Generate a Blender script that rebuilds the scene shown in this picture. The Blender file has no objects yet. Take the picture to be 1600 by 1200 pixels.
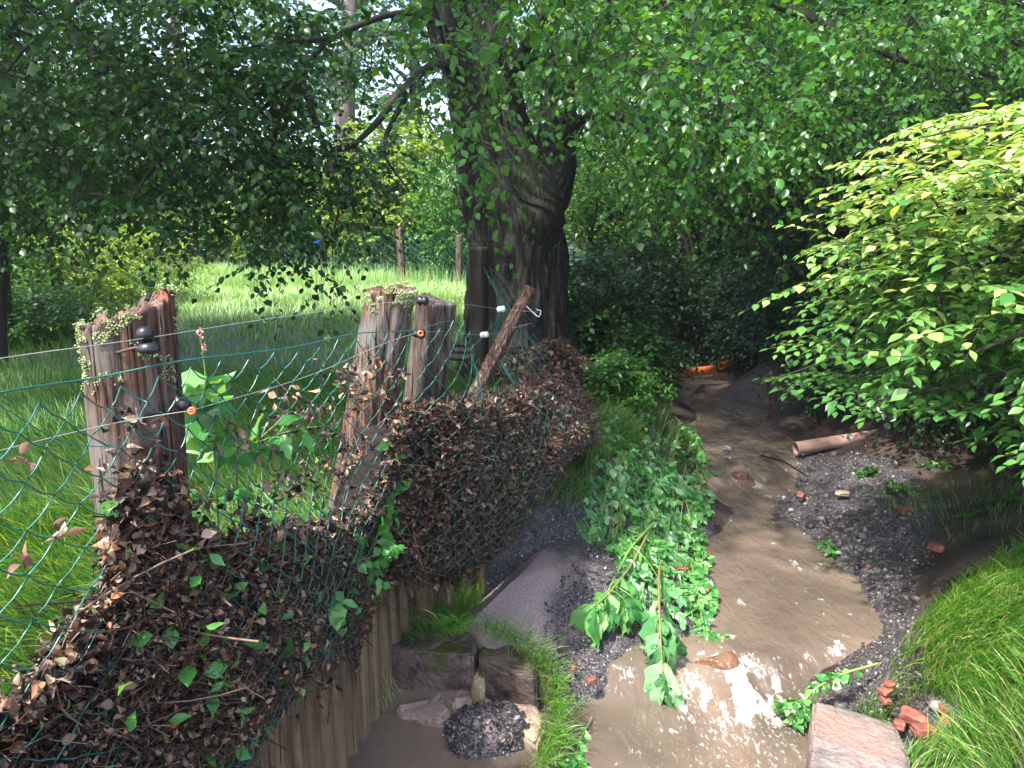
import bpy, math
import numpy as np
from math import radians, sin, cos, tan, atan, pi
rng = np.random.default_rng(7)
sc = bpy.context.scene
COL = sc.collection

# ------------------------------------------------------------------ camera
H = 1.45; PITCH = radians(11.7); FPX = 1209.0
cam = bpy.data.cameras.new('camera'); camo = bpy.data.objects.new('camera', cam); COL.objects.link(camo)
camo.location = (0, 0, H); camo.rotation_euler = (radians(90)-PITCH, 0, 0)
cam.sensor_width = 36; cam.lens = 36*FPX/1600; cam.clip_end = 400; cam.clip_start = 0.05
sc.camera = camo

# ------------------------------------------------------------------ light
SUN_EL = radians(60)
sun_vec = np.array([-0.62, -0.55]); sun_vec /= np.linalg.norm(sun_vec)      # horizontal direction towards the sun
w = bpy.data.worlds.new('World'); sc.world = w; w.use_nodes = True
nt = w.node_tree; nt.nodes.clear()
sky = nt.nodes.new('ShaderNodeTexSky'); sky.sky_type = 'NISHITA'; sky.sun_disc = False
sky.sun_elevation = SUN_EL; sky.sun_rotation = math.atan2(sun_vec[0], sun_vec[1])
sky.air_density = 1.0; sky.dust_density = 3.0; sky.ozone_density = 1.0
bg = nt.nodes.new('ShaderNodeBackground'); bg.inputs[1].default_value = 0.15
wo = nt.nodes.new('ShaderNodeOutputWorld')
nt.links.new(sky.outputs[0], bg.inputs[0]); nt.links.new(bg.outputs[0], wo.inputs[0])
sl = bpy.data.lights.new('sun', 'SUN'); sl.energy = 2.9; sl.angle = radians(1.5); sl.color = (1.0, 0.97, 0.92)
so = bpy.data.objects.new('sun', sl); COL.objects.link(so)
sdir = np.array([sun_vec[0]*cos(SUN_EL), sun_vec[1]*cos(SUN_EL), sin(SUN_EL)])
from mathutils import Vector
so.rotation_euler = Vector(-sdir).to_track_quat('-Z', 'Y').to_euler()
sc.view_settings.view_transform = 'Standard'; sc.view_settings.look = 'None'
sc.view_settings.gamma = 1; sc.view_settings.use_curve_mapping = False
sc.view_settings.exposure = 2.1
sc.cycles.max_bounces = 7; sc.cycles.diffuse_bounces = 4; sc.cycles.glossy_bounces = 3
sc.cycles.transmission_bounces = 4; sc.cycles.transparent_max_bounces = 6
sc.cycles.use_denoising = True
sc.cycles.sample_clamp_indirect = 6

# ------------------------------------------------------------------ helpers
CP, SP = cos(PITCH), sin(PITCH)
def ray(px, py):
    u = (np.asarray(px, float)-800)/FPX; t = (np.asarray(py, float)-600)/FPX
    return np.stack(np.broadcast_arrays(u, CP-t*SP, -(SP+t*CP)), -1)
O = np.array([0, 0, H])
def aty(px, py, y):          # point seen at that pixel at distance y
    d = ray(px, py); return O + d*(np.asarray(y, float)/d[..., 1])[..., None]
def atz(px, py, z):          # point seen at that pixel at height z
    d = ray(px, py); return O + d*((np.asarray(z, float)-H)/d[..., 2])[..., None]
def pix(P):
    P = np.asarray(P, float); q = P-O
    dep = q[..., 1]*CP - q[..., 2]*SP; up = q[..., 1]*SP + q[..., 2]*CP
    return 800+FPX*q[..., 0]/dep, 600-FPX*up/dep

def hsh(ix, iy, iz, seed=0):
    n = (ix.astype(np.int64)*374761393 + iy.astype(np.int64)*668265263 + iz.astype(np.int64)*2147483647 + seed*1274126177) & 0xffffffff
    n = ((n ^ (n >> 13))*1274126177) & 0xffffffff
    n = (n ^ (n >> 16)) & 0xffffff
    return n/float(0xffffff)
def vnoise(x, y, z=0.0, seed=0):
    x, y, z = np.broadcast_arrays(np.asarray(x, float), np.asarray(y, float), np.asarray(z, float))
    ix, iy, iz = np.floor(x), np.floor(y), np.floor(z)
    fx, fy, fz = x-ix, y-iy, z-iz
    fx = fx*fx*(3-2*fx); fy = fy*fy*(3-2*fy); fz = fz*fz*(3-2*fz)
    r = 0
    for a in (0, 1):
        for b in (0, 1):
            for c in (0, 1):
                wgt = (fx if a else 1-fx)*(fy if b else 1-fy)*(fz if c else 1-fz)
                r = r + wgt*hsh(ix+a, iy+b, iz+c, seed)
    return r*2-1
def fbm(x, y, z=0.0, oct=4, seed=0):
    r = 0; a = 1.0; f = 1.0; s = 0
    for o in range(oct):
        r = r + a*vnoise(np.asarray(x)*f, np.asarray(y)*f, np.asarray(z)*f, seed+o*17); s += a; a *= .5; f *= 2.03
    return r/s
def sstep(a, b, x):
    t = np.clip((np.asarray(x, float)-a)/(b-a), 0, 1); return t*t*(3-2*t)
def nrm(v): return v/np.maximum(np.linalg.norm(v, axis=-1, keepdims=True), 1e-9)

def tagit(o, label=None, cat=None, group=None, kind=None):
    if label: o['label'] = label
    if cat: o['category'] = cat
    if group: o['group'] = group
    if kind: o['kind'] = kind
    return o
def thing(name, label, cat, loc, group=None, kind=None):
    o = bpy.data.objects.new(name, None); COL.objects.link(o); o.location = [float(q) for q in loc]
    o.empty_display_size = .1
    return tagit(o, label, cat, group, kind)
def mesh(name, V, F, mat, parent=None, loc=None, smooth=True, attrs=None, mats=None, midx=None):
    """V (n,3) world coordinates; F: array (m,k) or list of such arrays."""
    V = np.asarray(V, float)
    off = np.array(parent.location) if parent is not None and loc is None else np.array(loc if loc is not None else (0, 0, 0), float)
    if parent is not None and parent.parent is not None and loc is None:
        off = np.array(parent.location)+np.array(parent.parent.location)
    if not isinstance(F, (list, tuple)): F = [F]
    F = [np.asarray(f, np.int64) for f in F if len(f)]
    me = bpy.data.meshes.new(name)
    me.vertices.add(len(V)); me.vertices.foreach_set('co', (V-off).astype(np.float32).ravel())
    tot = np.concatenate([np.full(len(f), f.shape[1]) for f in F]); li = np.concatenate([f.ravel() for f in F])
    me.loops.add(len(li)); me.loops.foreach_set('vertex_index', li.astype(np.int32))
    me.polygons.add(len(tot)); st = np.concatenate([[0], np.cumsum(tot)[:-1]])
    me.polygons.foreach_set('loop_start', st.astype(np.int32)); me.polygons.foreach_set('loop_total', tot.astype(np.int32))
    if smooth: me.polygons.foreach_set('use_smooth', np.ones(len(tot), bool))
    for m in (mats or [mat]): me.materials.append(m)
    if midx is not None: me.polygons.foreach_set('material_index', np.asarray(midx, np.int32))
    me.update(calc_edges=True)
    for k, a in (attrs or {}).items():
        at = me.attributes.new(k, 'FLOAT', 'POINT'); at.data.foreach_set('value', np.asarray(a, np.float32))
    o = bpy.data.objects.new(name, me); COL.objects.link(o)
    if parent is not None: o.parent = parent
    elif loc is not None: o.location = [float(q) for q in off]
    return o
class Acc:
    """collects pieces of one part"""
    def __init__(s): s.V = []; s.F3 = []; s.F4 = []; s.A = []; s.n = 0
    def add(s, V, F, a=0.5):
        V = np.asarray(V).reshape(-1, 3); s.V.append(V)
        for f in (F if isinstance(F, (list, tuple)) else [F]):
            f = np.asarray(f)
            if len(f) == 0: continue
            (s.F3 if f.shape[1] == 3 else s.F4).append(f+s.n)
        s.A.append(np.broadcast_to(a, (len(V),))); s.n += len(V)
    def build(s, name, mat, parent=None, loc=None, smooth=True):
        F = []
        if s.F3: F.append(np.concatenate(s.F3))
        if s.F4: F.append(np.concatenate(s.F4))
        return mesh(name, np.concatenate(s.V), F, mat, parent, loc, smooth, {'rnd': np.concatenate(s.A)})

def tubes(P, R, sides=5, cap=False):
    """P (n,m,3) R (n,m) -> verts, quads"""
    P = np.asarray(P, float)
    if P.ndim == 2: P = P[None]
    R = np.broadcast_to(np.asarray(R, float), P.shape[:2])
    n, m, _ = P.shape
    T = nrm(np.gradient(P, axis=1))
    a = np.where(np.abs(T[:, :1, 2:3]) < .9, np.array([0, 0, 1.0]), np.array([1.0, 0, 0]))
    ref = np.broadcast_to(a, T.shape)
    X = nrm(np.cross(ref, T)); Y = np.cross(T, X)
    th = np.arange(sides)/sides*2*pi
    V = P[:, :, None, :] + R[:, :, None, None]*(np.cos(th)[None, None, :, None]*X[:, :, None, :] + np.sin(th)[None, None, :, None]*Y[:, :, None, :])
    i = np.arange(m-1)[:, None]; j = np.arange(sides)[None, :]
    q = np.stack([i*sides+j, i*sides+(j+1) % sides, (i+1)*sides+(j+1) % sides, (i+1)*sides+j], -1).reshape(-1, 4)
    F = (q[None]+(np.arange(n)*m*sides)[:, None, None]).reshape(-1, 4)
    V = V.reshape(-1, 3)
    if cap:
        base = len(V); c = P[:, [0, -1]].reshape(-1, 3); V = np.concatenate([V, c]); tr = []
        for k in range(n):
            for e, ci in ((0, base+2*k), (m-1, base+2*k+1)):
                s0 = k*m*sides+e*sides
                for jj in range(sides):
                    a_, b_ = s0+jj, s0+(jj+1) % sides
                    tr.append((ci, b_, a_) if e == 0 else (ci, a_, b_))
        return V, [F, np.array(tr)]
    return V, F
def spline(pts, n):
    """smooth curve through pts (k,d) -> (n,d)"""
    pts = np.asarray(pts, float); k = len(pts)
    if k == 2: return pts[0]+(pts[1]-pts[0])*np.linspace(0, 1, n)[:, None]
    ext = np.vstack([2*pts[0]-pts[1], pts, 2*pts[-1]-pts[-2]])
    u = np.linspace(0, k-1-1e-9, n); i = u.astype(int); f = (u-i)[:, None]
    p0, p1, p2, p3 = ext[i], ext[i+1], ext[i+2], ext[i+3]
    return .5*((2*p1)+(-p0+p2)*f+(2*p0-5*p1+4*p2-p3)*f*f+(-p0+3*p1-3*p2+p3)*f**3)
def inst(TV, TF, pos, R, S):
    """TV (k,3) template; pos (n,3); R (n,3,3) columns are axes; S (n,) or (n,3)"""
    n = len(pos); S = np.asarray(S, float)
    if S.ndim == 1: S = np.repeat(S[:, None], 3, 1)
    V = np.einsum('nij,nkj->nki', R, TV[None]*S[:, None, :]) + pos[:, None, :]
    k = len(TV)
    Fs = [(f[None]+(np.arange(n)*k)[:, None, None]).reshape(-1, f.shape[1]) for f in (TF if isinstance(TF, (list, tuple)) else [TF])]
    return V.reshape(-1, 3), Fs
def frame(a, up):
    """y axis = a, z axis near up"""
    a = nrm(a); x = nrm(np.cross(a, up)); z = np.cross(x, a)
    return np.stack([x, a, z], -1)
def rand_rot(n, r=rng):
    a = nrm(r.normal(size=(n, 3))); return frame(a, nrm(r.normal(size=(n, 3))))

# leaf templates (length 1 along y)
LEAF4 = (np.array([[0, 0, 0], [-.3, .45, .07], [0, 1, -.06], [.3, .45, .07]]), np.array([[0, 3, 2], [0, 2, 1]]))
def leaf_t(prof, curl=.12, fold=.12):
    ys = np.linspace(0, 1, len(prof)+2); V = []; 
    mid = [(0, y, -curl*y*y) for y in ys]
    k = len(prof)
    L = [(-p, ys[i+1], fold*p/.3-curl*ys[i+1]**2) for i, p in enumerate(prof)]
    Rr = [(p, ys[i+1], fold*p/.3-curl*ys[i+1]**2) for i, p in enumerate(prof)]
    V = np.array(mid+L+Rr); m = k+2
    tri = [(0, m+k, 1), (0, 1, m), (k, m+k+k-1, k+1), (k, k+1, m+k-1)]
    quad = []
    for i in range(k-1):
        quad.append((i+1, m+k+i, m+k+i+1, i+2)); quad.append((i+1, i+2, m+i+1, m+i))
    return V, [np.array(tri), np.array(quad)] if quad else [np.array(tri)]
LEAF_O = leaf_t([.23, .33, .31, .16], .14, .07)            # oval
LEAF_B = leaf_t([.12, .23, .30, .29, .21, .10], .2, .07)       # balsam / beech, pointed
LEAF_L = leaf_t([.08, .14, .17, .15, .10, .04], .34, .06)
LEAF_V = leaf_t([.09, .17, .23, .24, .20, .12, .05], .35, .07)        # lanceolate
LEAF_D = leaf_t([.26, .3, .14], .45, .16)            # dead curled

# ------------------------------------------------------------------ materials
def newmat(name):
    m = bpy.data.materials.new(name); m.use_nodes = True
    nt = m.node_tree; nt.nodes.clear()
    return m, nt, nt.nodes, nt.links
def ramp(nodes, cols, interp='LINEAR'):
    r = nodes.new('ShaderNodeValToRGB'); e = r.color_ramp.elements; r.color_ramp.interpolation = interp
    n = len(cols)
    cols = [c if len(c) == 2 else (i/(n-1), c) for i, c in enumerate(cols)]
    e[0].position = cols[0][0]; e[0].color = (*cols[0][1], 1)
    e[1].position = cols[-1][0]; e[1].color = (*cols[-1][1], 1)
    for p, c in cols[1:-1]:
        q = e.new(p); q.color = (*c, 1)
    return r
def leafmat(name, cols, transl=.35, rough=.38, tcol=None, spec=.42):
    m, nt, N, L = newmat(name)
    at = N.new('ShaderNodeAttribute'); at.attribute_name = 'rnd'
    r = ramp(N, cols); L.new(at.outputs['Fac'], r.inputs[0])
    p = N.new('ShaderNodeBsdfPrincipled'); L.new(r.outputs[0], p.inputs['Base Color'])
    p.inputs['Roughness'].default_value = rough; p.inputs['Specular IOR Level'].default_value = spec
    o = N.new('ShaderNodeOutputMaterial')
    if transl > 0:
        t = N.new('ShaderNodeBsdfTranslucent'); mx = N.new('ShaderNodeMixRGB'); mx.blend_type = 'MULTIPLY'; mx.inputs[0].default_value = 1
        L.new(r.outputs[0], mx.inputs[1]); mx.inputs[2].default_value = (*(tcol or (1.9, 1.7, .6)), 1)
        L.new(mx.outputs[0], t.inputs[0])
        ms = N.new('ShaderNodeMixShader'); ms.inputs[0].default_value = transl
        L.new(p.outputs[0], ms.inputs[1]); L.new(t.outputs[0], ms.inputs[2]); L.new(ms.outputs[0], o.inputs[0])
    else: L.new(p.outputs[0], o.inputs[0])
    return m
def mulcrack(N, L, tc, c, sc, lo, hi, col):
    mp = N.new('ShaderNodeMapping'); mp.inputs['Scale'].default_value = sc; L.new(tc.outputs['Object'], mp.inputs[0])
    n = N.new('ShaderNodeTexNoise'); n.inputs['Scale'].default_value = 1; n.inputs['Detail'].default_value = 5; n.inputs['Distortion'].default_value = .25; L.new(mp.outputs[0], n.inputs[0])
    mr = N.new('ShaderNodeMapRange'); mr.inputs[1].default_value = lo; mr.inputs[2].default_value = hi; L.new(n.outputs[0], mr.inputs[0])
    mx = N.new('ShaderNodeMixRGB'); L.new(mr.outputs[0], mx.inputs[0]); mx.inputs[2].default_value = (*col, 1); L.new(c, mx.inputs[1]); return mx.outputs[0], mr.outputs[0]
def noisemat(name, cols, scale=(5, 5, 5), detail=8, rough=.8, bump=.3, bdist=.01, spec=.3, dist=0., bscale=None, second=None, metallic=0, coat=0, crack=None):
    """noise coloured material. second=(cols-colour, scale, lo, hi) adds patches of another colour"""
    m, nt, N, L = newmat(name)
    tc = N.new('ShaderNodeTexCoord'); mp = N.new('ShaderNodeMapping'); mp.inputs['Scale'].default_value = scale
    L.new(tc.outputs['Object'], mp.inputs[0])
    n = N.new('ShaderNodeTexNoise'); n.inputs['Scale'].default_value = 1; n.inputs['Detail'].default_value = detail
    n.inputs['Roughness'].default_value = .62; n.inputs['Distortion'].default_value = dist
    L.new(mp.outputs[0], n.inputs[0])
    r = ramp(N, cols); L.new(n.outputs[0], r.inputs[0]); c = r.outputs[0]
    if second:
        for (col2, s2, lo, hi) in (second if isinstance(second, list) else [second]):
            n2 = N.new('ShaderNodeTexNoise'); n2.inputs['Scale'].default_value = s2; n2.inputs['Detail'].default_value = 6
            L.new(tc.outputs['Object'], n2.inputs[0])
            mr = N.new('ShaderNodeMapRange'); mr.inputs[1].default_value = lo; mr.inputs[2].default_value = hi; L.new(n2.outputs[0], mr.inputs[0])
            mx = N.new('ShaderNodeMixRGB'); L.new(mr.outputs[0], mx.inputs[0]); L.new(c, mx.inputs[1]); mx.inputs[2].default_value = (*col2, 1); c = mx.outputs[0]
    ck = []
    for q in (crack or []):
        c, k_ = mulcrack(N, L, tc, c, *q); ck.append(k_)
    p = N.new('ShaderNodeBsdfPrincipled'); L.new(c, p.inputs['Base Color'])
    p.inputs['Roughness'].default_value = rough; p.inputs['Specular IOR Level'].default_value = spec; p.inputs['Metallic'].default_value = metallic
    if bump:
        b = N.new('ShaderNodeBump'); b.inputs['Strength'].default_value = bump; b.inputs['Distance'].default_value = bdist
        src = n.outputs[0]
        if bscale:
            n3 = N.new('ShaderNodeTexNoise'); n3.inputs['Scale'].default_value = bscale; n3.inputs['Detail'].default_value = 6
            L.new(tc.outputs['Object'], n3.inputs[0]); ad = N.new('ShaderNodeMath'); ad.operation = 'ADD'
            L.new(n.outputs[0], ad.inputs[0]); L.new(n3.outputs[0], ad.inputs[1]); src = ad.outputs[0]
        for k_ in ck:
            sb = N.new('ShaderNodeMath'); sb.operation = 'MULTIPLY_ADD'; L.new(k_, sb.inputs[0]); sb.inputs[1].default_value = -.8; L.new(src, sb.inputs[2]); src = sb.outputs[0]
        L.new(src, b.inputs['Height']); L.new(b.outputs[0], p.inputs['Normal'])
    o = N.new('ShaderNodeOutputMaterial'); L.new(p.outputs[0], o.inputs[0])
    return m
def plain(name, col, rough=.5, metallic=0, spec=.5):
    m, nt, N, L = newmat(name)
    p = N.new('ShaderNodeBsdfPrincipled'); n = N.new('ShaderNodeTexNoise'); n.inputs['Scale'].default_value = 60
    r = ramp(N, [tuple(q*.7 for q in col), tuple(min(1, q*1.25) for q in col)]); L.new(n.outputs[0], r.inputs[0]); L.new(r.outputs[0], p.inputs['Base Color'])
    p.inputs['Roughness'].default_value = rough; p.inputs['Metallic'].default_value = metallic; p.inputs['Specular IOR Level'].default_value = spec
    o = N.new('ShaderNodeOutputMaterial'); L.new(p.outputs[0], o.inputs[0]); return m

M = {}
M['leaf_dark'] = leafmat('leaf_dark', [(.009, .034, .008), (.018, .066, .013), (.030, .10, .018), (.06, .15, .025)], .28, .3)
M['leaf_mid'] = leafmat('leaf_mid', [(.018, .070, .014), (.034, .125, .020), (.060, .18, .026), (.13, .26, .035)], .38, .35)
M['leaf_cool'] = leafmat('leaf_cool', [(.02, .07, .03), (.035, .11, .045), (.06, .15, .06)], .35, .32)
M['leaf_yellow'] = leafmat('leaf_yellow', [(.05, .14, .018), (.11, .22, .025), (.22, .32, .03), (.34, .40, .05)], .35, .4)
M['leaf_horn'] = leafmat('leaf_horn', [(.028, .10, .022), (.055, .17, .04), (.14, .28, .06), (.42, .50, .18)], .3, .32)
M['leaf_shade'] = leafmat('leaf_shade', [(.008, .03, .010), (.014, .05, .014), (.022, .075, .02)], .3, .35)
M['leaf_balsam'] = leafmat('leaf_balsam', [(.035, .14, .03), (.05, .20, .045), (.09, .28, .06), (.20, .40, .13)], .3, .3)
M['grass'] = leafmat('grass', [(.022, .075, .014), (.045, .155, .024), (.085, .24, .035), (.28, .34, .11)], .3, .42)
M['grass_bright'] = leafmat('grass_bright', [(.06, .19, .035), (.11, .30, .05), (.19, .40, .08), (.38, .42, .16)], .35, .42)
M['grass_sun_tint'] = leafmat('grass_sun_tint', [(.12, .28, .08), (.20, .40, .12), (.32, .50, .20), (.50, .54, .32)], .3, .5)  # paler blades: sunlight on the open meadow is put into the colour
M['grass_wet'] = leafmat('grass_wet', [(0, (.05, .16, .025)), (.4, (.09, .26, .04)), (.7, (.17, .36, .06)), (.85, (.32, .42, .13)), (1, (.50, .46, .25))], .3, .35)
M['dead'] = leafmat('dead_leaf', [(0, (.006, .004, .0035)), (.30, (.026, .014, .010)), (.55, (.075, .040, .028)), (.74, (.165, .095, .065)), (.85, (.33, .21, .145)), (.91, (.28, .10, .04)), (.95, (.42, .30, .19)), (.97, (.12, .15, .04)), (1, (.08, .18, .04))], .10, .42, (1.3, 1, .7))
M['twig'] = leafmat('twig', [(.010, .006, .005), (.026, .014, .011), (.065, .034, .025), (.22, .14, .10)], 0, .45)
M['stem_green'] = leafmat('stem_green', [(.10, .22, .05), (.20, .30, .08), (.22, .10, .06)], 0, .35)
M['branch'] = noisemat('branch_bark', [(.008, .007, .006), (.03, .024, .018), (.05, .045, .03)], (8, 8, 8), rough=.8)
M['leaf_bal2'] = leafmat('leaf_bal2', [(.04, .15, .045), (.075, .23, .075), (.15, .34, .14), (.32, .48, .28)], .25, .3)
# ------------------------------------------------------------------ terrain
PL = np.array([(-1.25, -1.0), (-1.05, .5), (-.95, 1.2), (-.88, 1.75), (-.775, 2.35), (-.705, 2.8), (-.576, 3.34), (-.22, 3.68), (.12, 4.15), (.34, 4.7), (.45, 5.6), (.6, 7), (.85, 9), (.9, 12), (.3, 18), (0, 40)])
def signed(x, y):
    """distance to the bank line, positive on the creek side"""
    x = np.asarray(x, float); y = np.asarray(y, float)
    best = np.full(x.shape, 1e9); sg = np.ones(x.shape)
    for a, b in zip(PL[:-1], PL[1:]):
        d = b-a; L2 = d@d
        t = np.clip(((x-a[0])*d[0]+(y-a[1])*d[1])/L2, 0, 1)
        qx = a[0]+t*d[0]; qy = a[1]+t*d[1]
        ds = np.hypot(x-qx, y-qy); s = np.sign(d[1]*(x-a[0])-d[0]*(y-a[1]))
        m = ds < best; best = np.where(m, ds, best); sg = np.where(m, s, sg)
    return best*sg
WN, WM, WF = -.62, -.545, -.50
CT = []
def cp(lst):
    for px, py, z in lst: CT.append(atz(px, py, z))
cp([(520, 1165, -.74), (600, 1170, -.74), (700, 1195, -.72), (900, 1180, -.74), (1000, 1150, -.77), (1100, 1130, -.78), (1180, 1180, -.74), (1230, 1190, -.7),
    (1200, 950, -.66), (1150, 870, -.66), (1250, 900, -.64), (1160, 780, -.62), (1130, 690, -.6), (1160, 650, -.6), (1110, 615, -.6),
    (1060, 1010, -.56), (1130, 920, -.55), (1115, 830, -.53), (1095, 760, -.51), (1075, 680, -.48), (1035, 620, -.48), (880, 1110, -.62), (950, 1065, -.58),
    (1000, 850, -.42), (950, 950, -.47), (870, 900, -.38), (780, 930, -.42), (850, 1010, -.52), (1000, 750, -.36), (900, 800, -.3), (930, 700, -.2), (830, 830, -.28),
    (700, 900, -.32), (640, 950, -.38), (590, 1010, -.48), (550, 1080, -.62), (1000, 660, -.27), (940, 620, -.1), (990, 590, -.18), (1030, 585, -.35),
    (1270, 1120, -.62), (1310, 1050, -.58), (1375, 985, -.55), (1350, 920, -.53), (1300, 860, -.53), (1240, 790, -.52), (1250, 715, -.5), (1200, 660, -.48), (1150, 600, -.47),
    (1430, 930, -.40), (1350, 820, -.42), (1420, 780, -.36), (1500, 850, -.27), (1530, 900, -.17), (1600, 900, -.10), (1480, 1000, -.22), (1600, 1050, -.2), (1430, 1100, -.48),
    (1590, 1170, -.32), (1500, 760, -.25), (1600, 700, -.1), (1350, 680, -.35), (1340, 1190, -.55), (1450, 640, -.02), (1250, 610, -.3), (1200, 570, -.1),
    (1400, 880, -.45), (1460, 900, -.3)])
CT += [np.array(q) for q in [(0, 1.6, -.78), (.9, 1.6, -.76), (-.6, 1.4, -.75), (1.6, 1.6, -.5), (2.6, 1.5, -.3), (0, .3, -.78), (1.0, .3, -.76), (2.2, .2, -.4), (0, -1, -.8), (2, -1, -.5),
      (3.2, 3, 0), (4, 5, .1), (6, 4, .2), (8, 8, .3), (4, 9, .2), (12, 5, .3), (12, 12, .4), (5, 14, .3), (10, 20, .4), (3, 20, .1), (5, 0, .1),
      (2.3, 10.5, -.6), (2.0, 13, -.58), (1.6, 16, -.55), (1.0, 9.5, -.1), (.95, 12.5, -.15), (3.6, 12, 0), (3.3, 14.5, 0), (.4, 17, 0), (3, 17, 0), (1.4, 20, -.4), (1.5, 7.2, -.42), (1.2, 8.2, -.3)]]
CT = np.array(CT)
def tps_fit(P, z, lam=.002):
    d = np.hypot(P[:, None, 0]-P[None, :, 0], P[:, None, 1]-P[None, :, 1])
    K = d**2*np.log(d+1e-9)+lam*np.eye(len(P)); Q = np.c_[np.ones(len(P)), P]
    A = np.block([[K, Q], [Q.T, np.zeros((3, 3))]])
    return np.linalg.solve(A, np.r_[z, 0, 0, 0])
TW = tps_fit(CT[:, :2], CT[:, 2])
def creekz(x, y):
    x = np.asarray(x, float); y = np.asarray(y, float)
    xc = np.clip(x, -1.2, 12); yc = np.clip(y, -1, 20)
    r = TW[-3]+TW[-2]*xc+TW[-1]*yc
    for i in range(len(CT)):
        d2 = (xc-CT[i, 0])**2+(yc-CT[i, 1])**2
        r = r+TW[i]*.5*d2*np.log(d2+1e-18)
    return np.clip(r, -.85, .5)
def meadowz(x, y):
    return .03*fbm(x*.7, y*.7, 0, 3, 5) + .25*sstep(14, 30, y)*0 + .05*fbm(x*.15, y*.15, 0, 2, 9)*sstep(3, 8, y)
def groundz(x, y):
    x = np.asarray(x, float); y = np.asarray(y, float)
    d = signed(x, y); wd = .05+.75*sstep(3.5, 5.2, y)+1.2*sstep(7, 14, y)
    m = meadowz(x, y); inn = d > -.001
    c = np.where(d > 0, creekz(x, y), 0)
    c = c + .018*fbm(x*5, y*5, 0, 4, 3) + .006*fbm(x*25, y*25, 0, 2, 8)
    t = sstep(0, 1, d/wd)
    z = np.where(inn, m+(c-m)*t, m)
    far = sstep(30, 60, np.hypot(x, y))
    return z*(1-far)
def axis(lo, hi, c, h0, g):
    a = [c]; h = h0
    while a[-1] < hi: a.append(a[-1]+h); h = h0+g*max(0, abs(a[-1]-c)-2.3)
    b = [c]; h = h0
    while b[-1] > lo: b.append(b[-1]-h); h = h0+g*max(0, abs(b[-1]-c)-2.3)
    return np.array(b[::-1]+a[1:])
gx = axis(-150, 150, .9, .02, .05); gy = axis(-60, 220, 3.6, .02, .05)
X, Y = np.meshgrid(gx, gy); Z = groundz(X, Y)
GV = np.stack([X, Y, Z], -1).reshape(-1, 3)
ny, nx = X.shape
i = np.arange(ny-1)[:, None]; j = np.arange(nx-1)[None]
GF = np.stack([i*nx+j, i*nx+j+1, (i+1)*nx+j+1, (i+1)*nx+j], -1).reshape(-1, 4)
Dg = signed(X, Y)
def poly_in(px, py, poly):
    poly = np.asarray(poly, float); ins = np.zeros(np.shape(px), bool); n = len(poly)
    for k in range(n):
        x1, y1 = poly[k]; x2, y2 = poly[(k+1) % n]
        if y1 == y2: continue
        c = ((y1 > py) != (y2 > py)) & (px < (x2-x1)*(py-y1)/(y2-y1)+x1); ins ^= c
    return ins
def wpoly(pts, z):                       # outline of a zone on the ground, in metres
    return np.array([atz(a, b, z)[:2] for a, b in pts])
ZG_L = wpoly([(740, 1000), (740, 880), (800, 830), (880, 800), (1000, 690), (1090, 700), (1120, 800), (1140, 920), (1090, 1010), (960, 1080), (880, 1130), (800, 1210), (690, 1210), (700, 1110), (860, 1080), (860, 1030), (800, 990)], -.45)
ZG_R = wpoly([(1180, 640), (1250, 700), (1370, 735), (1430, 775), (1455, 850), (1430, 930), (1450, 1010), (1400, 1090), (1500, 1110), (1500, 1160), (1420, 1180), (1240, 1200), (1270, 1050), (1330, 980), (1300, 880), (1220, 790), (1180, 700)], -.45)
jx = X+.09*fbm(X*6, Y*6, 0, 4, 61); jy = Y+.09*fbm(X*6, Y*6, 0, 4, 62)
grav = (poly_in(jx, jy, ZG_L) | poly_in(jx, jy, ZG_R)).astype(float)
# soften
for _ in range(5):
    g = grav.copy(); g[1:-1, 1:-1] = (grav[1:-1, 1:-1]*2+grav[:-2, 1:-1]+grav[2:, 1:-1]+grav[1:-1, :-2]+grav[1:-1, 2:])/6; grav = g
green = np.where(Dg < 0, 1.0, sstep(4, 6, Y)*0)
m, nt, N, L = newmat('soil')
tc = N.new('ShaderNodeTexCoord')
n1 = N.new('ShaderNodeTexNoise'); n1.inputs['Scale'].default_value = 3.5; n1.inputs['Detail'].default_value = 9; L.new(tc.outputs['Object'], n1.inputs[0])
mud = ramp(N, [(.35, (.014, .009, .007)), (.5, (.034, .023, .018)), (.62, (.065, .045, .036))]); L.new(n1.outputs[0], mud.inputs[0])
vo = N.new('ShaderNodeTexVoronoi'); vo.inputs['Scale'].default_value = 95; L.new(tc.outputs['Object'], vo.inputs[0])
gr = ramp(N, [(0, (.014, .013, .017)), (.45, (.036, .033, .036)), (.7, (.072, .065, .065)), (.85, (.13, .10, .095)), (1, (.28, .26, .27))]); L.new(vo.outputs['Color'], gr.inputs[0])
gs = ramp(N, [(.3, (.012, .022, .006)), (.6, (.03, .055, .012))]); L.new(n1.outputs[0], gs.inputs[0])
ag = N.new('ShaderNodeAttribute'); ag.attribute_name = 'gravel'; an = N.new('ShaderNodeAttribute'); an.attribute_name = 'turf'
n2 = N.new('ShaderNodeTexNoise'); n2.inputs['Scale'].default_value = 9; n2.inputs['Detail'].default_value = 7; L.new(tc.outputs['Object'], n2.inputs[0])
ad = N.new('ShaderNodeMath'); ad.operation = 'MULTIPLY_ADD'; L.new(n2.outputs[0], ad.inputs[0]); ad.inputs[1].default_value = 1.6; ad.inputs[2].default_value = -.75
a2 = N.new('ShaderNodeMath'); a2.operation = 'ADD'; a2.use_clamp = True; L.new(ag.outputs['Fac'], a2.inputs[0]); L.new(ad.outputs[0], a2.inputs[1])
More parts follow.
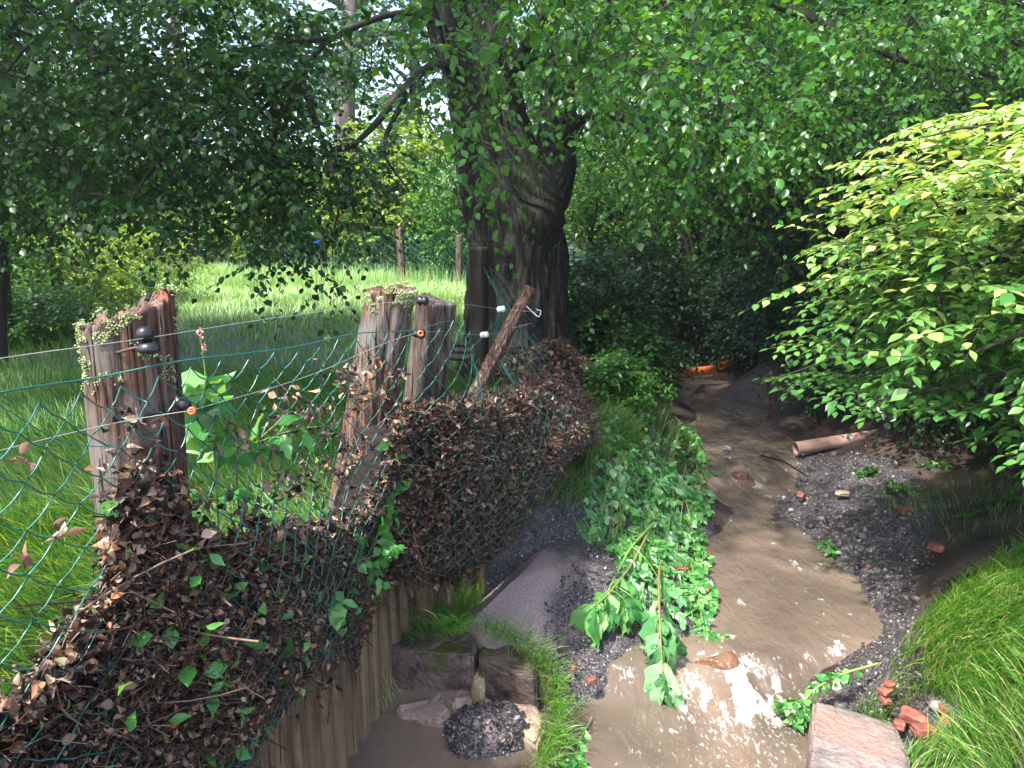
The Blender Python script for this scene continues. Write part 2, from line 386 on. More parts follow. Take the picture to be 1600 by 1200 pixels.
a3 = N.new('ShaderNodeMath'); a3.operation = 'MULTIPLY'; L.new(a2.outputs[0], a3.inputs[0]); L.new(ag.outputs['Fac'], a3.inputs[1])
m1 = N.new('ShaderNodeMixRGB'); L.new(a3.outputs[0], m1.inputs[0]); L.new(mud.outputs[0], m1.inputs[1]); L.new(gr.outputs[0], m1.inputs[2])
m2 = N.new('ShaderNodeMixRGB'); L.new(an.outputs['Fac'], m2.inputs[0]); L.new(m1.outputs[0], m2.inputs[1]); L.new(gs.outputs[0], m2.inputs[2])
p = N.new('ShaderNodeBsdfPrincipled'); L.new(m2.outputs[0], p.inputs['Base Color']); p.inputs['Roughness'].default_value = .55; p.inputs['Specular IOR Level'].default_value = .4
b1 = N.new('ShaderNodeBump'); b1.inputs['Strength'].default_value = .7; b1.inputs['Distance'].default_value = .008
b2 = N.new('ShaderNodeBump'); b2.inputs['Strength'].default_value = .6; b2.inputs['Distance'].default_value = .02
inv = N.new('ShaderNodeMath'); inv.operation = 'SUBTRACT'; inv.inputs[0].default_value = 1; L.new(vo.outputs['Distance'], inv.inputs[1])
L.new(inv.outputs[0], b1.inputs['Height']); L.new(n1.outputs[0], b2.inputs['Height']); L.new(b2.outputs[0], b1.inputs['Normal']); L.new(b1.outputs[0], p.inputs['Normal'])
o = N.new('ShaderNodeOutputMaterial'); L.new(p.outputs[0], o.inputs[0]); M['soil'] = m
g = mesh('ground', GV, GF, m, attrs={'gravel': grav.ravel(), 'turf': green.ravel()}); tagit(g, kind='structure')

# ------------------------------------------------------------------ water
C1 = atz(1130, 1040, -.58)[:2]; C2 = atz(1160, 745, -.52)[:2]
wx = np.arange(-.95, 4.2, .014); wy = np.concatenate([np.arange(.6, 5.2, .014), np.arange(5.2, 9, .03), np.arange(9, 19, .12)])
WX, WY = np.meshgrid(wx, wy)
sl1 = WY-(C1[1]+.12*(WX-C1[0])+.05*np.sin(WX*9)); sl2 = WY-(C2[1]+.35*(WX-C2[0]))
lvl = WN+(WM-WN)*sstep(-.16, .10, sl1)+(WF-WM)*sstep(-.2, .2, sl2)
e1 = np.exp(-(((WX-C1[0]-.03)/.24)**2+((sl1+.22)/.17)**2)); e2 = np.exp(-(((WX-C2[0])/.22)**2+((sl2+.05)/.25)**2))
e3 = np.exp(-(((WX-C1[0])/.55)**2+((sl1+.5)/.45)**2))
run = fbm(WX*7, WY*3.2, 0, 4, 21); fine = fbm(WX*22, WY*11, 0, 3, 22)
chan = sstep(-1, .6, WX)
amp = .0028+.026*e1+.016*e2+.012*e3
pool = sstep(.1, .45, WX)*1+.0
rip = 1-np.abs(run)*2
lvl = lvl+amp*(run*1.1+.45*fine)*(.25+.75*pool)+.012*e1*rip
# the ledge rock pushes the sheet of water up
RK = [(atz(1120, 1030, -.55), .13, .035), (atz(1205, 1035, -.55), .08, .03), (atz(1120, 750, -.5), .08, .05), (atz(1160, 735, -.5), .09, .05), (atz(1185, 645, -.5), .1, .02)]
for q, r_, hh in RK: lvl = lvl+hh*np.exp(-((WX-q[0])**2+(WY-q[1])**2)/(r_*r_))
streak = fbm(WX*24, WY*10, 3.3, 4, 31); spk = vnoise(WX*34, WY*24, 0, 33)
foam = np.clip(e1*2.0*sstep(-.22, .32, streak), 0, 1)
foam = np.maximum(foam, .30*e3); foam = np.maximum(foam, np.clip(.85*e3*sstep(.16, .5, fbm(WX*30, WY*15, 1.3, 4, 32)), 0, 1))
foam = np.maximum(foam, np.clip(e2*1.1*sstep(-.1, .4, streak), 0, 1)*.75)
foam = np.maximum(foam, .7*sstep(.74, .92, spk)*sstep(.15, .5, vnoise(WX*3, WY*2, 0, 37)+.4)*pool*(WY > 3.2)); foam = np.maximum(foam, .62*pool*sstep(.30, .55, fbm(WX*13, WY*6, 2.2, 4, 39))*(WY > 3.3)*(WY < 8))
foam = np.maximum(foam, .6*np.exp(-((sl1-.0)/.06)**2)*sstep(0, .4, fine)*pool)
wj = np.exp(-(((WX-1.45)/.5)**2+((WY-7.4+.6*(WX-1.6))/.35)**2)); foam = np.maximum(foam, .6*wj*sstep(.1, .5, fbm(WX*9, WY*9, 0, 3, 41)))
hit = fbm(WX*2.2, WY*1.4, 0, 3, 44)
wyn, wxn = WX.shape
i = np.arange(wyn-1)[:, None]; j = np.arange(wxn-1)[None]
WFc = np.stack([i*wxn+j, i*wxn+j+1, (i+1)*wxn+j+1, (i+1)*wxn+j], -1).reshape(-1, 4)
m, nt, N, L = newmat('muddy_water')
tc = N.new('ShaderNodeTexCoord')
n1 = N.new('ShaderNodeTexNoise'); n1.inputs['Scale'].default_value = 1.3; n1.inputs['Detail'].default_value = 3; n1.inputs['Distortion'].default_value = .8; L.new(tc.outputs['Object'], n1.inputs[0])
c = ramp(N, [(.33, (.078, .058, .043)), (.5, (.118, .090, .068)), (.66, (.18, .125, .09))]); L.new(n1.outputs[0], c.inputs[0])
fa = N.new('ShaderNodeAttribute'); fa.attribute_name = 'foam'
fm = N.new('ShaderNodeMapping'); fm.inputs['Scale'].default_value = (42, 15, 30); fm.inputs['Rotation'].default_value = (0, 0, .25); L.new(tc.outputs['Object'], fm.inputs[0])
fn = N.new('ShaderNodeTexNoise'); fn.inputs['Scale'].default_value = 1; fn.inputs['Detail'].default_value = 8; fn.inputs['Roughness'].default_value = .7; fn.inputs['Distortion'].default_value = 1.6; L.new(fm.outputs[0], fn.inputs[0])
fs = N.new('ShaderNodeMath'); fs.operation = 'MULTIPLY_ADD'; L.new(fa.outputs['Fac'], fs.inputs[0]); fs.inputs[1].default_value = .40; L.new(fn.outputs[0], fs.inputs[2])
fr_ = N.new('ShaderNodeMapRange'); fr_.inputs[1].default_value = .66; fr_.inputs[2].default_value = .84; L.new(fs.outputs[0], fr_.inputs[0])
mx = N.new('ShaderNodeMixRGB'); L.new(fr_.outputs[0], mx.inputs[0]); L.new(c.outputs[0], mx.inputs[1]); mx.inputs[2].default_value = (.58, .57, .55, 1)
p = N.new('ShaderNodeBsdfPrincipled'); L.new(mx.outputs[0], p.inputs['Base Color'])
rr = N.new('ShaderNodeMapRange'); rr.inputs[3].default_value = .5; rr.inputs[4].default_value = .6; L.new(fr_.outputs[0], rr.inputs[0]); L.new(rr.outputs[0], p.inputs['Roughness'])
p.inputs['Specular IOR Level'].default_value = .1; p.inputs['Coat Weight'].default_value = 1; p.inputs['Coat IOR'].default_value = 1.5; p.inputs['Coat Roughness'].default_value = .04
mp = N.new('ShaderNodeMapping'); mp.inputs['Scale'].default_value = (15, 7, 12); L.new(tc.outputs['Object'], mp.inputs[0])
n2 = N.new('ShaderNodeTexNoise'); n2.inputs['Scale'].default_value = 1; n2.inputs['Detail'].default_value = 2; n2.inputs['Distortion'].default_value = .9; L.new(mp.outputs[0], n2.inputs[0])
b = N.new('ShaderNodeBump'); b.inputs['Strength'].default_value = 1.0; b.inputs['Distance'].default_value = .045; L.new(n2.outputs[0], b.inputs['Height']); L.new(b.outputs[0], p.inputs['Coat Normal'])
o = N.new('ShaderNodeOutputMaterial'); L.new(p.outputs[0], o.inputs[0]); M['water'] = m
g = mesh('creek_water', np.stack([WX, WY, lvl], -1).reshape(-1, 3), WFc, m, attrs={'foam': foam.ravel()}); tagit(g, kind='structure')
# ------------------------------------------------------------------ posts and stakes
M['post'] = noisemat('weathered_post', [(.30, (.007, .004, .003)), (.43, (.045, .020, .012)), (.53, (.12, .058, .036)), (.63, (.22, .13, .088)), (.76, (.38, .28, .21))], (60, 60, 3.5), 12, .6, 1, .010, .35, .35,
                     second=[((.13, .115, .10), 5, .50, .66), ((.20, .05, .020), 9, .62, .72)], crack=[((170, 170, 5), .60, .66, (.004, .003, .003)), ((70, 70, 2.2), .62, .68, (.006, .004, .003))])
M['post_grey'] = noisemat('grey_post', [(.3, (.012, .008, .007)), (.45, (.05, .033, .026)), (.58, (.12, .088, .074)), (.76, (.24, .19, .17))], (38, 38, 2.5), 10, .6, .8, .006, .35, .3, crack=[((170, 170, 5), .60, .66, (.004, .003, .003)), ((70, 70, 2.2), .62, .68, (.006, .004, .003))])
M['post_dark'] = noisemat('dark_post', [(.3, (.006, .005, .004)), (.6, (.03, .024, .018)), (.8, (.06, .05, .035))], (38, 38, 2.5), 10, .7, .8, .006)
M['stake'] = noisemat('stake_wood', [(.3, (.024, .015, .008)), (.45, (.095, .058, .032)), (.58, (.19, .122, .07)), (.76, (.31, .215, .13))], (30, 30, 1.6), 9, .55, .6, .005, .4, .4, second=((.04, .045, .018), 5, .6, .72), crack=[((170, 170, 5), .63, .69, (.004, .003, .003)), ((70, 70, 2.2), .62, .68, (.006, .004, .003))])
M['lichen'] = leafmat('lichen', [(.10, .13, .04), (.20, .25, .09), (.30, .36, .16), (.42, .46, .28)], 0, .9)
M['black_plastic'] = plain('black_plastic', (.012, .012, .014), .28)
M['orange_plastic'] = plain('orange_plastic', (.62, .13, .03), .4)
M['galv'] = plain('galvanised', (.42, .43, .44), .4, .8)
M['rust'] = plain('rusty_steel', (.10, .055, .04), .55, .4)
M['white_plastic'] = plain('white_plastic', (.7, .7, .66), .4)
def post_body(name, mat, parent, base, top, r, slope, seed, jag=.02, nseg=72, nr=110, r0=None, groove=.008, flat=None):
    base = np.asarray(base, float); top = np.asarray(top, float); ax = nrm(top-base); Lh = np.linalg.norm(top-base)
    x = nrm(np.cross([0, 1, 0.], ax)); y = np.cross(ax, x)
    th = np.arange(nseg)/nseg*2*pi; t = np.linspace(0, 1, nr)
    TH, T = np.meshgrid(th, t)
    rr = (r0 or r)*(1-T)+r*T
    rad = rr*(1+.05*np.cos(2*TH+seed)+.03*np.cos(3*TH+seed*2))
    gr = vnoise(np.cos(TH)*7+seed, np.sin(TH)*7, T*Lh*1.2, seed); g2 = vnoise(np.cos(TH)*16, np.sin(TH)*16+seed, T*Lh*2.5, seed+3)
    rad = rad-groove*1.7*sstep(.25, .7, gr)-groove*.8*sstep(.1, .6, g2)+.004*fbm(np.cos(TH)*3, np.sin(TH)*3, T*Lh*6, 3, seed)
    if flat: rad = np.where(np.cos(TH-flat[0]) > flat[1], rad*flat[1]/np.maximum(np.cos(TH-flat[0]), .01), rad)
    lx = np.cos(TH)*rad; ly = np.sin(TH)*rad
    dz = (lx*slope[0]+ly*slope[1]+jag*(vnoise(TH*2.2, 0, 0, seed+7)+.6*vnoise(TH*8, 0, 0, seed+9)))*T**6
    P = base+lx[..., None]*x+ly[..., None]*y+(T*Lh+dz)[..., None]*ax
    V = P.reshape(-1, 3); i = np.arange(nr-1)[:, None]; j = np.arange(nseg)[None]
    F4 = np.stack([i*nseg+j, i*nseg+(j+1) % nseg, (i+1)*nseg+(j+1) % nseg, (i+1)*nseg+j], -1).reshape(-1, 4)
    # broken top: inner rings
    rings = [V]; last = (nr-1)*nseg; n0 = len(V); Fs = [F4]
    for k, s in enumerate((.75, .45, .18)):
        l2x = lx[-1]*s; l2y = ly[-1]*s
        d2 = l2x*slope[0]+l2y*slope[1]-jag*(1-s)*.9+jag*.7*vnoise(l2x*90, l2y*90, 0, seed+11)
        R2 = base+l2x[:, None]*x+l2y[:, None]*y+(Lh+d2)[:, None]*ax; rings.append(R2)
        a = last; b = n0
        jj = np.arange(nseg); Fs.append(np.stack([a+jj, a+(jj+1) % nseg, b+(jj+1) % nseg, b+jj], -1)); last = b; n0 += nseg
    rings.append((base+(Lh-jag)*ax)[None]); jj = np.arange(nseg)
    tri = np.stack([last+jj, last+(jj+1) % nseg, np.full(nseg, n0)], -1)
    Fq = np.concatenate(Fs)
    o = mesh(name, np.concatenate(rings), [Fq, tri], mat, parent)
    return P, x, y, ax
ICO = None
def ico(sub=1):
    import bmesh
    bm = bmesh.new(); bmesh.ops.create_icosphere(bm, subdivisions=sub, radius=1)
    V = np.array([v.co[:] for v in bm.verts]); F = np.array([[v.index for v in f.verts] for f in bm.faces]); bm.free(); return V, F
ICO1 = ico(1); ICO2 = ico(2); ICO3 = ico(3); ICO5 = ico(5)
def lichen(parent, P, rows, frac_fn, n, seed, size=.006):
    r = np.random.default_rng(seed); nr, ns, _ = P.shape
    ii = r.integers(max(0, nr-rows), nr, n); jj = r.integers(0, ns, n)
    d = (nr-1-ii)/rows; keep = r.random(n) < frac_fn(d, jj/ns*2*pi)
    # clump
    p = P[ii, jj]+r.normal(size=(n, 3))*.004; cl = fbm(p[:, 0]*22, p[:, 1]*22, p[:, 2]*22, 3, seed) > .02+.25*d
    k = keep & cl; p = p[k]
    V, F = inst(ICO1[0], ICO1[1], p, rand_rot(len(p), r), np.c_[r.uniform(.5, 1.3, len(p)), r.uniform(.5, 1.3, len(p)), r.uniform(.3, .7, len(p))]*size)
    A = Acc(); A.add(V, F, np.repeat(r.random(len(p)), 42 if len(ICO1[0]) == 42 else len(ICO1[0]))); A.build('lichen', M['lichen'], parent)
def lathe(c, ax, prof, seg=20):
    """prof list of (distance along axis, radius)"""
    c = np.asarray(c, float); ax = nrm(np.asarray(ax, float)); up = np.array([0, 0, 1.]) if abs(ax[2]) < .9 else np.array([1., 0, 0])
    x = nrm(np.cross(up, ax)); y = np.cross(ax, x); th = np.arange(seg)/seg*2*pi
    V = np.array([c+ax*d+r*(np.cos(t)*x+np.sin(t)*y) for d, r in prof for t in th]); m = len(prof)
    i = np.arange(m-1)[:, None]; j = np.arange(seg)[None]
    return V, np.stack([i*seg+j, i*seg+(j+1) % seg, (i+1)*seg+(j+1) % seg, (i+1)*seg+j], -1).reshape(-1, 4)

# near post (broken slanting top, lichen)
tp = aty(199, 487, 1.70); bp = np.array([tp[0]+.03, 1.73, -.1])
bp[0] = tp[0]-.035
t1 = thing('fence_post', 'thick weathered fence post with a slanting broken top crusted in pale lichen', 'fence post', bp, 'old wooden fence posts')
P1, x1, y1, a1 = post_body('shaft', M['post'], t1, bp, tp, .101, (.42, .1), 3, .022, r0=.108, groove=.013)
lichen(t1, P1, 15, lambda d, th: np.clip(1.25-d*1.1, 0, 1), 26000, 4, .0026)
def insulator(parent, c, ax, name='insulator', s=1.0, cup=True):
    e = bpy.data.objects.new(name, None)
    A = Acc(); A.add(*lathe(c, ax, [(-.002, .0), (0, .012*s), (.010*s, .017*s), (.016*s, .017*s), (.020*s, .010*s), (.026*s, .010*s), (.030*s, .017*s), (.038*s, .016*s), (.045*s, .008*s), (.046*s, 0)]))
    return A.build(name, M['black_plastic'], parent)
# two stacked black cups on a bracket
bc = aty(233, 543, 1.565)
A = Acc()
A.add(*lathe(bc, (0.1, 0, 1), [(-.012, 0), (-.010, .020), (-.004, .024), (.004, .021), (.012, .012), (.016, 0)]))
A.build('insulator', M['black_plastic'], t1); A = Acc()
A.add(*lathe(bc+np.array([-.006, .0, .022]), (0.1, 0, 1), [(-.008, 0), (-.007, .015), (.006, .018), (.016, .014), (.021, .006), (.022, 0)]))
A.build('insulator', M['black_plastic'], t1)
A = Acc(); q0 = aty(178, 552, 1.615); A.add(*tubes(spline([q0, aty(190, 549, 1.585), aty(217, 543, 1.57), aty(222, 553, 1.565), aty(230, 558, 1.565), aty(235, 545, 1.565)], 24), .0032, 7, True))
A.add(*lathe(q0+np.array([0, -.004, 0]), (0, -1, 0), [(0, 0), (.0, .008), (.005, .007), (.007, 0)])); A.build('bracket', M['rust'], t1)
A = Acc(); A.add(*lathe(aty(195, 641, 1.60), (0, -1, .2), [(-.01, .009), (.0, .011), (.012, .008), (.016, 0)])); A.V[0] = A.V[0]*1.0; A.build('insulator', M['black_plastic'], t1)
q = aty(276, 627, 1.66); q2 = aty(303, 641, 1.60)
A = Acc(); ax = q2-q; A.add(*lathe(q, ax, [(-.01, .0), (-.01, .006), (.010, .006), (.012, .013), (.018, .013), (.020, .009), (.026, .009), (.028, .014), (.034, .014), (.038, .012), (.05, .012), (.052, 0)])); ins = A.build('insulator', M['black_plastic'], t1)
A = Acc(); A.add(*lathe(aty(300, 642, 1.585), (0.1, -1, 0.1), [(-.004, 0), (-.003, .0085), (.004, .0085), (.004, .004), (.0, .0035), (0, 0)])); A.build('wire_seat', M['orange_plastic'], t1)

# leaning second post
tp = aty(612, 452, 2.88); bp = np.array([-.72, 2.93, -.1])
t2 = thing('fence_post', 'tall red-brown fence post leaning towards the creek, lichen rim on its flat top', 'fence post', bp, 'old wooden fence posts')
P2, *_ = post_body('shaft', M['post'], t2, bp, tp, .093, (.22, .05), 8, .014, r0=.105)
lichen(t2, P2, 9, lambda d, th: np.clip(1.2-d*1.4, 0, 1), 18000, 5, .003)
# grey one just behind
tp = aty(683, 470, 3.16); bp = np.array([-.50, 3.22, -.1])
t3 = thing('fence_post', 'split grey-brown fence post leaning right close behind the tall lichen-topped one', 'fence post', bp, 'old wooden fence posts')
P3, *_ = post_body('shaft', M['post_grey'], t3, bp, tp, .082, (-.12, .05), 13, .008, r0=.09, flat=(-.7, .62))
A = Acc(); A.add(*lathe(aty(657, 470, 2.80), (1, -.3, 0), [(-.01, 0), (-.01, .012), (.0, .018), (.010, .010), (.016, .018), (.026, .015), (.028, 0)]))
A.build('insulator', M['black_plastic'], t2); A = Acc()
A.add(*lathe(aty(652, 521, 2.78), (1, -.6, 0), [(-.02, 0), (-.02, .012), (.0, .016), (.010, .010), (.016, .019), (.026, .017), (.028, .008), (.02, 0)])); A.build('insulator', M['black_plastic'], t2)
A = Acc(); A.add(*lathe(aty(657, 521, 2.755), (.3, -1, .1), [(-.002, 0), (-.002, .012), (.006, .012), (.006, .005), (.0, .005), (0, 0)])); A.build('wire_seat', M['orange_plastic'], t2)
# thin pole leaning over
tp = aty(829, 450, 4.28); bp = aty(735, 630, 4.05); bp = tp+(bp-tp)*1.5
t4 = thing('fence_post', 'thin round pole tipped sideways out of the debris heap, before the big trunk', 'fence post', bp, 'old wooden fence posts')
P4, *_ = post_body('shaft', M['post'], t4, bp, tp, .038, (.1, 0), 21, .005, nseg=40, r0=.042, groove=.004)
for (px, py, y) in ((783, 483, 4.1), (757, 523, 4.05)):
    A = Acc(); A.add(*lathe(aty(px, py, y), (1, -.5, .2), [(-.02, 0), (-.02, .014), (-.008, .018), (0, .012), (.010, .018), (.02, .014), (.022, 0)], 9)); A.build('insulator', M['white_plastic'], t4)
A = Acc(); A.add(*tubes(spline([aty(822, 478, 4.15), aty(834, 489, 4.1), aty(842, 495, 4.08), aty(845, 486, 4.08), aty(838, 484, 4.08)], 16), .004, 6, True)); A.build('hook', M['galv'], t4)
# dark post near the trunk
tp = aty(748, 386, 7.0); bp = np.array([tp[0], 7.0, -.1])
t5 = thing('fence_post', 'flat-topped black fence post standing against the left side of the big trunk', 'fence post', bp, 'old wooden fence posts')
post_body('shaft', M['post_dark'], t5, bp, tp, .085, (0, 0), 30, .004, nseg=40, nr=40)
# broken stub below the heap
tp = aty(737, 838, 3.62); bp = aty(733, 950, 3.60)
t6 = thing('broken_stake', 'dark rotten stake stump sticking up below the debris heap beside the sandy slab', 'stake', bp)
post_body('shaft', M['post_dark'], t6, bp, tp, .03, (.3, 0), 31, .02, nseg=24, nr=40)

# palisade stakes along the bank
u = np.r_[0, np.cumsum(np.linalg.norm(np.diff(PL, axis=0), axis=1))]
def plat(s): return np.array([np.interp(s, u, PL[:, 0]), np.interp(s, u, PL[:, 1])])
s0 = u[2]+.3; k = 0; s = s0; r = np.random.default_rng(5)
while s < u[7]+.05:
    rad = r.uniform(.050, .064); c = plat(s+rad)+np.array([.045, 0]); zt = -.03+r.uniform(-.03, .03)-.03*(s > u[6])
    b = np.array([c[0]+r.uniform(-.01, .01), c[1], -1.0]); tpp = np.array([c[0], c[1], zt])
    st = thing('palisade_stake', 'round wooden stake in the tight row that props the bank under the wire fence', 'stake', b, 'palisade stakes along the creek bank')
    post_body('shaft', M['stake'], st, b, tpp, rad*.96, (r.uniform(-.15, .15), r.uniform(-.1, .1)), 40+k, .004, nseg=28, nr=36, r0=rad, groove=.003)
    s += 2*rad+.004; k += 1

# ------------------------------------------------------------------ chain-link fence (surface described by columns)
# stations: px, py of the top and distance; foot point in metres
ST = [  # top(px,py,y), foot(x,y,z), side bulge
    ((-260, 700, 1.02), (-1.02, .85, -.05)),
    ((0, 638, 1.27), (-.89, 1.25, -.05)),
    ((150, 606, 1.50), (-.80, 1.58, -.05)),
    ((285, 577, 1.62), (-.76, 1.85, -.05)),
    ((450, 551, 2.02), (-.74, 2.20, -.05)),
    ((560, 523, 2.42), (-.68, 2.55, -.05)),
    ((648, 517, 2.74), (-.60, 2.90, -.05)),
]
top = np.array([aty(*a) for a, b in ST]); foot = np.array([b for a, b in ST], float)
top[1] = aty(0, 634, 1.27)
def fence_surf(top, foot, n):
    T = spline(top, n); Fp = spline(foot, n); return T, Fp
def resample(T, Fp, steps):
    """steps: cell widths along the mid-line"""
    mid = (T+Fp)/2; u = np.r_[0, np.cumsum(np.linalg.norm(np.diff(mid, axis=0), axis=1))]
    s = [0.]
    while s[-1] < u[-1]: s.append(s[-1]+steps(s[-1]/u[-1]))
    s = np.array(s[:-1])
    return np.stack([np.interp(s, u, T[:, k]) for k in range(3)], -1), np.stack([np.interp(s, u, Fp[:, k]) for k in range(3)], -1)
T_, F_ = fence_surf(top, foot, 400)
def bulgeA(s, v):   # push towards the creek; s 0..1, v 0 foot..1 top
    return .05*np.sin(pi*np.clip(v*1.25, 0, 1))*sstep(.25, .5, s) + .02*np.sin(v*7+s*9)
M['mesh_wire'] = plain('green_wire', (.020, .125, .10), .28, .0)
M['fence_wire'] = plain('white_wire', (.30, .31, .31), .5)
def wire_net(name, T, Fp, bulge, parent, rows, rad, bdir, seed=0):
    """chain link: every wire zig-zags down, hooked into its neighbours"""
    r = np.random.default_rng(seed); n = len(T); v = np.linspace(1, 0, rows+1)
    Pall = []
    S = np.linspace(0, 1, n)
    node = T[:, None]*v[None, :, None]+Fp[:, None]*(1-v)[None, :, None]
    node = node+(bulge(S[:, None], v[None])[..., None])*np.asarray(bdir)
    node = node+r.normal(size=node.shape)*.0022*np.array([1, 1, 1.])
    node[:, :, 2] += .010*vnoise(S[:, None]*20, v[None]*3, 0, seed)
    for i in range(n-1):
        a = node[i]; b = node[i+1]; pts = []
        for k in range(rows+1):
            p = (a if (k+i) % 2 == 0 else b)[k]
            q = (b if (k+i) % 2 == 0 else a)[k]
            inward = (q-p)*.04
            pts.append(p-inward*.5)
            if k < rows:
                nx_ = (b if (k+i) % 2 == 0 else a)[k+1]
                pts.append((p*.5+nx_*.5)+np.array([0, 0, -.006]))
        Pall.append(np.array(pts))
    P = np.array(Pall)
    # smooth a little: insert points near the nodes
    t = np.linspace(0, P.shape[1]-1, (P.shape[1]-1)*2+1); i0 = np.clip(t.astype(int), 0, P.shape[1]-2); f = (t-i0)[None, :, None]
    P = P[:, i0]*(1-f)+P[:, i0+1]*f
    A = Acc(); A.add(*tubes(P, rad, 4)); o = A.build(name, M['mesh_wire'], parent)
    return node
fen = thing('chain_link_fence', 'green chain-link fence hung between the leaning old posts, clogged with flood debris', 'fence', (-.9, 1.5, 0))
T1, F1 = resample(T_, F_, lambda s: .072 if s < .30 else (.047 if s < .7 else .052))
nodeA = wire_net('wire_mesh', T1, F1, lambda s, v: bulgeA(s, v)+.050*sstep(.75, .4, v), fen, 27, 0.0018, (.9, -.35, 0), 1)
def line(name, pts, rad, mat, parent=None, n=80, sides=6, label=None, cat=None, group=None):
    P = spline(pts, n); V, F = tubes(P, rad, sides)
    o = mesh(name, V, F, mat, parent, None if parent is not None else P[0])
    if label: tagit(o, label, cat, group)
    return o
line('tension_wire', [top[0]+[0, 0, .022], top[1]+[0, 0, .022], top[2]+[0, 0, .02], top[3]+[0, 0, .018], top[4]+[0, 0, .012], top[5]+[0, 0, .004], top[6]], .0021, M['mesh_wire'], fen, 160)
line('tension_wire', [aty(0, 634, 1.26)+[0, 0, -.0], aty(100, 690, 1.40), aty(200, 700, 1.5)], .001, M['mesh_wire'], fen, 30)
# collapsed bay beyond the leaning posts
STB = [((648, 517, 2.74), (600, 880, 2.87)), ((712, 503, 3.05), (655, 890, 3.08)), ((738, 560, 3.3), (710, 885, 3.35)), ((795, 600, 3.62), (762, 850, 3.58)), ((842, 608, 4.0), (815, 790, 3.85)), ((878, 615, 4.3), (858, 725, 4.2)), ((898, 650, 4.45), (890, 690, 4.4))]
topB = np.array([aty(*a) for a, b in STB]); footB = np.array([aty(*b) for a, b in STB])
TB, FB = fence_surf(topB, footB, 300)
def bulgeB(s, v): return (.16*np.sin(pi*np.clip(v*1.05, 0, 1))*sstep(.0, .15, s))
T2, F2 = resample(TB, FB, lambda s: .05)
nodeB = wire_net('wire_mesh', T2, F2, lambda s, v: bulgeB(s, v)+.045, fen, 21, .0017, (.78, -.62, 0), 2)
# loose net torn up towards the trunk
STC = [((738, 560, 3.3), (745, 640, 3.5)), ((790, 575, 4.2), (800, 640, 4.2)), ((765, 415, 6.9), (830, 600, 5.6)), ((845, 490, 7.2), (880, 600, 6.2))]
TC, FC = fence_surf(np.array([aty(*a) for a, b in STC[1:]]), np.array([aty(*b) for a, b in STC[1:]]), 200)
T3, F3 = resample(TC, FC, lambda s: .09)
wire_net('wire_mesh', T3, F3, lambda s, v: .08*np.sin(s*9+v*4), fen, 11, .0014, (.6, -.8, 0), 3)
line('tension_wire', [top[6], topB[1], aty(735, 545, 3.4), aty(800, 455, 5.5), aty(765, 418, 6.9)], .0015, M['mesh_wire'], fen, 60)
line('tension_wire', [aty(765, 430, 6.9), aty(800, 490, 5.6), aty(850, 560, 4.9)], .0015, M['mesh_wire'], fen, 60)
# electric wires
line('fence_wire', [aty(-200, 596, 1.1), aty(0, 560, 1.30), aty(230, 528, 1.56), aty(450, 494, 2.1), aty(657, 470, 2.80), aty(783, 483, 4.1), aty(842, 488, 4.1)], .0008, M['fence_wire'], n=160,
     label='thin pale electric wire, upper of two, strung past the lichen-topped posts', cat='wire')
line('fence_wire', [aty(-200, 760, 1.1), aty(0, 704, 1.30), aty(180, 661, 1.50), aty(300, 641, 1.58)], .0008, M['fence_wire'], n=60,
     label='thin pale electric wire running from the picture edge to the orange-centred insulator', cat='wire')
line('fence_wire', [aty(300, 641, 1.58), aty(480, 588, 2.1), aty(656, 520, 2.75), aty(757, 523, 4.05), aty(830, 505, 4.15)], .0008, M['fence_wire'], n=120,
     label='thin pale electric wire sagging behind the chain-link between two orange-centred insulators', cat='wire')
# ------------------------------------------------------------------ flood debris caught on the fence
DT = np.array([(-300, 1250), (0, 1085), (50, 1050), (90, 1015), (135, 965), (166, 925), (182, 775), (230, 735), (280, 795), (300, 835), (380, 850), (430, 842), (480, 830), (530, 812), (572, 800), (592, 740), (612, 665), (650, 640)], float)
def scatter_debris(name, label, V0, n_leaf, n_twig, seed, ndir, parent=None, green=.05):
    pass
def debris_on(surf, n, r):  # surf(u,v,depth)->points ; returns pts
    return surf(r.random(n), r.random(n))
M['debris_core'] = noisemat('debris_core', [(.3, (.004, .003, .002)), (.6, (.014, .008, .006)), (.8, (.03, .018, .013))], (35, 35, 35), 6, .7, 1, .02)
def leaves_at(A, p, size, r, T=LEAF_D, flat=None, a=None, spread=1.0):
    n = len(p)
    d = nrm(r.normal(size=(n, 3))*np.array([1, 1, .8])); up = nrm(r.normal(size=(n, 3))*spread+(flat if flat is not None else 0))
    V, F = inst(T[0], T[1], p, frame(d, up), np.c_[size*r.uniform(.7, 1.2, n), size, size*r.uniform(.5, 1.4, n)])
    A.add(V, F, np.repeat(r.random(n) if a is None else a, len(T[0])))
def twigs_at(A, p, L, rad, r, bias=(0, 0, 0), sides=4):
    n = len(p); d = nrm(r.normal(size=(n, 3))*np.array([1, 1, .8])+np.asarray(bias)); b = r.normal(size=(n, 3))*.16
    t = np.linspace(-.5, .5, 5)
    P = p[:, None]+(d[:, None]*t[None, :, None]+b[:, None]*(t[None, :, None]**2))*L[:, None, None]
    V, F = tubes(P, rad[:, None]*np.array([1, .95, .85, .7, .45])[None], sides); A.add(V, F, np.repeat(r.random(n), 5*sides))
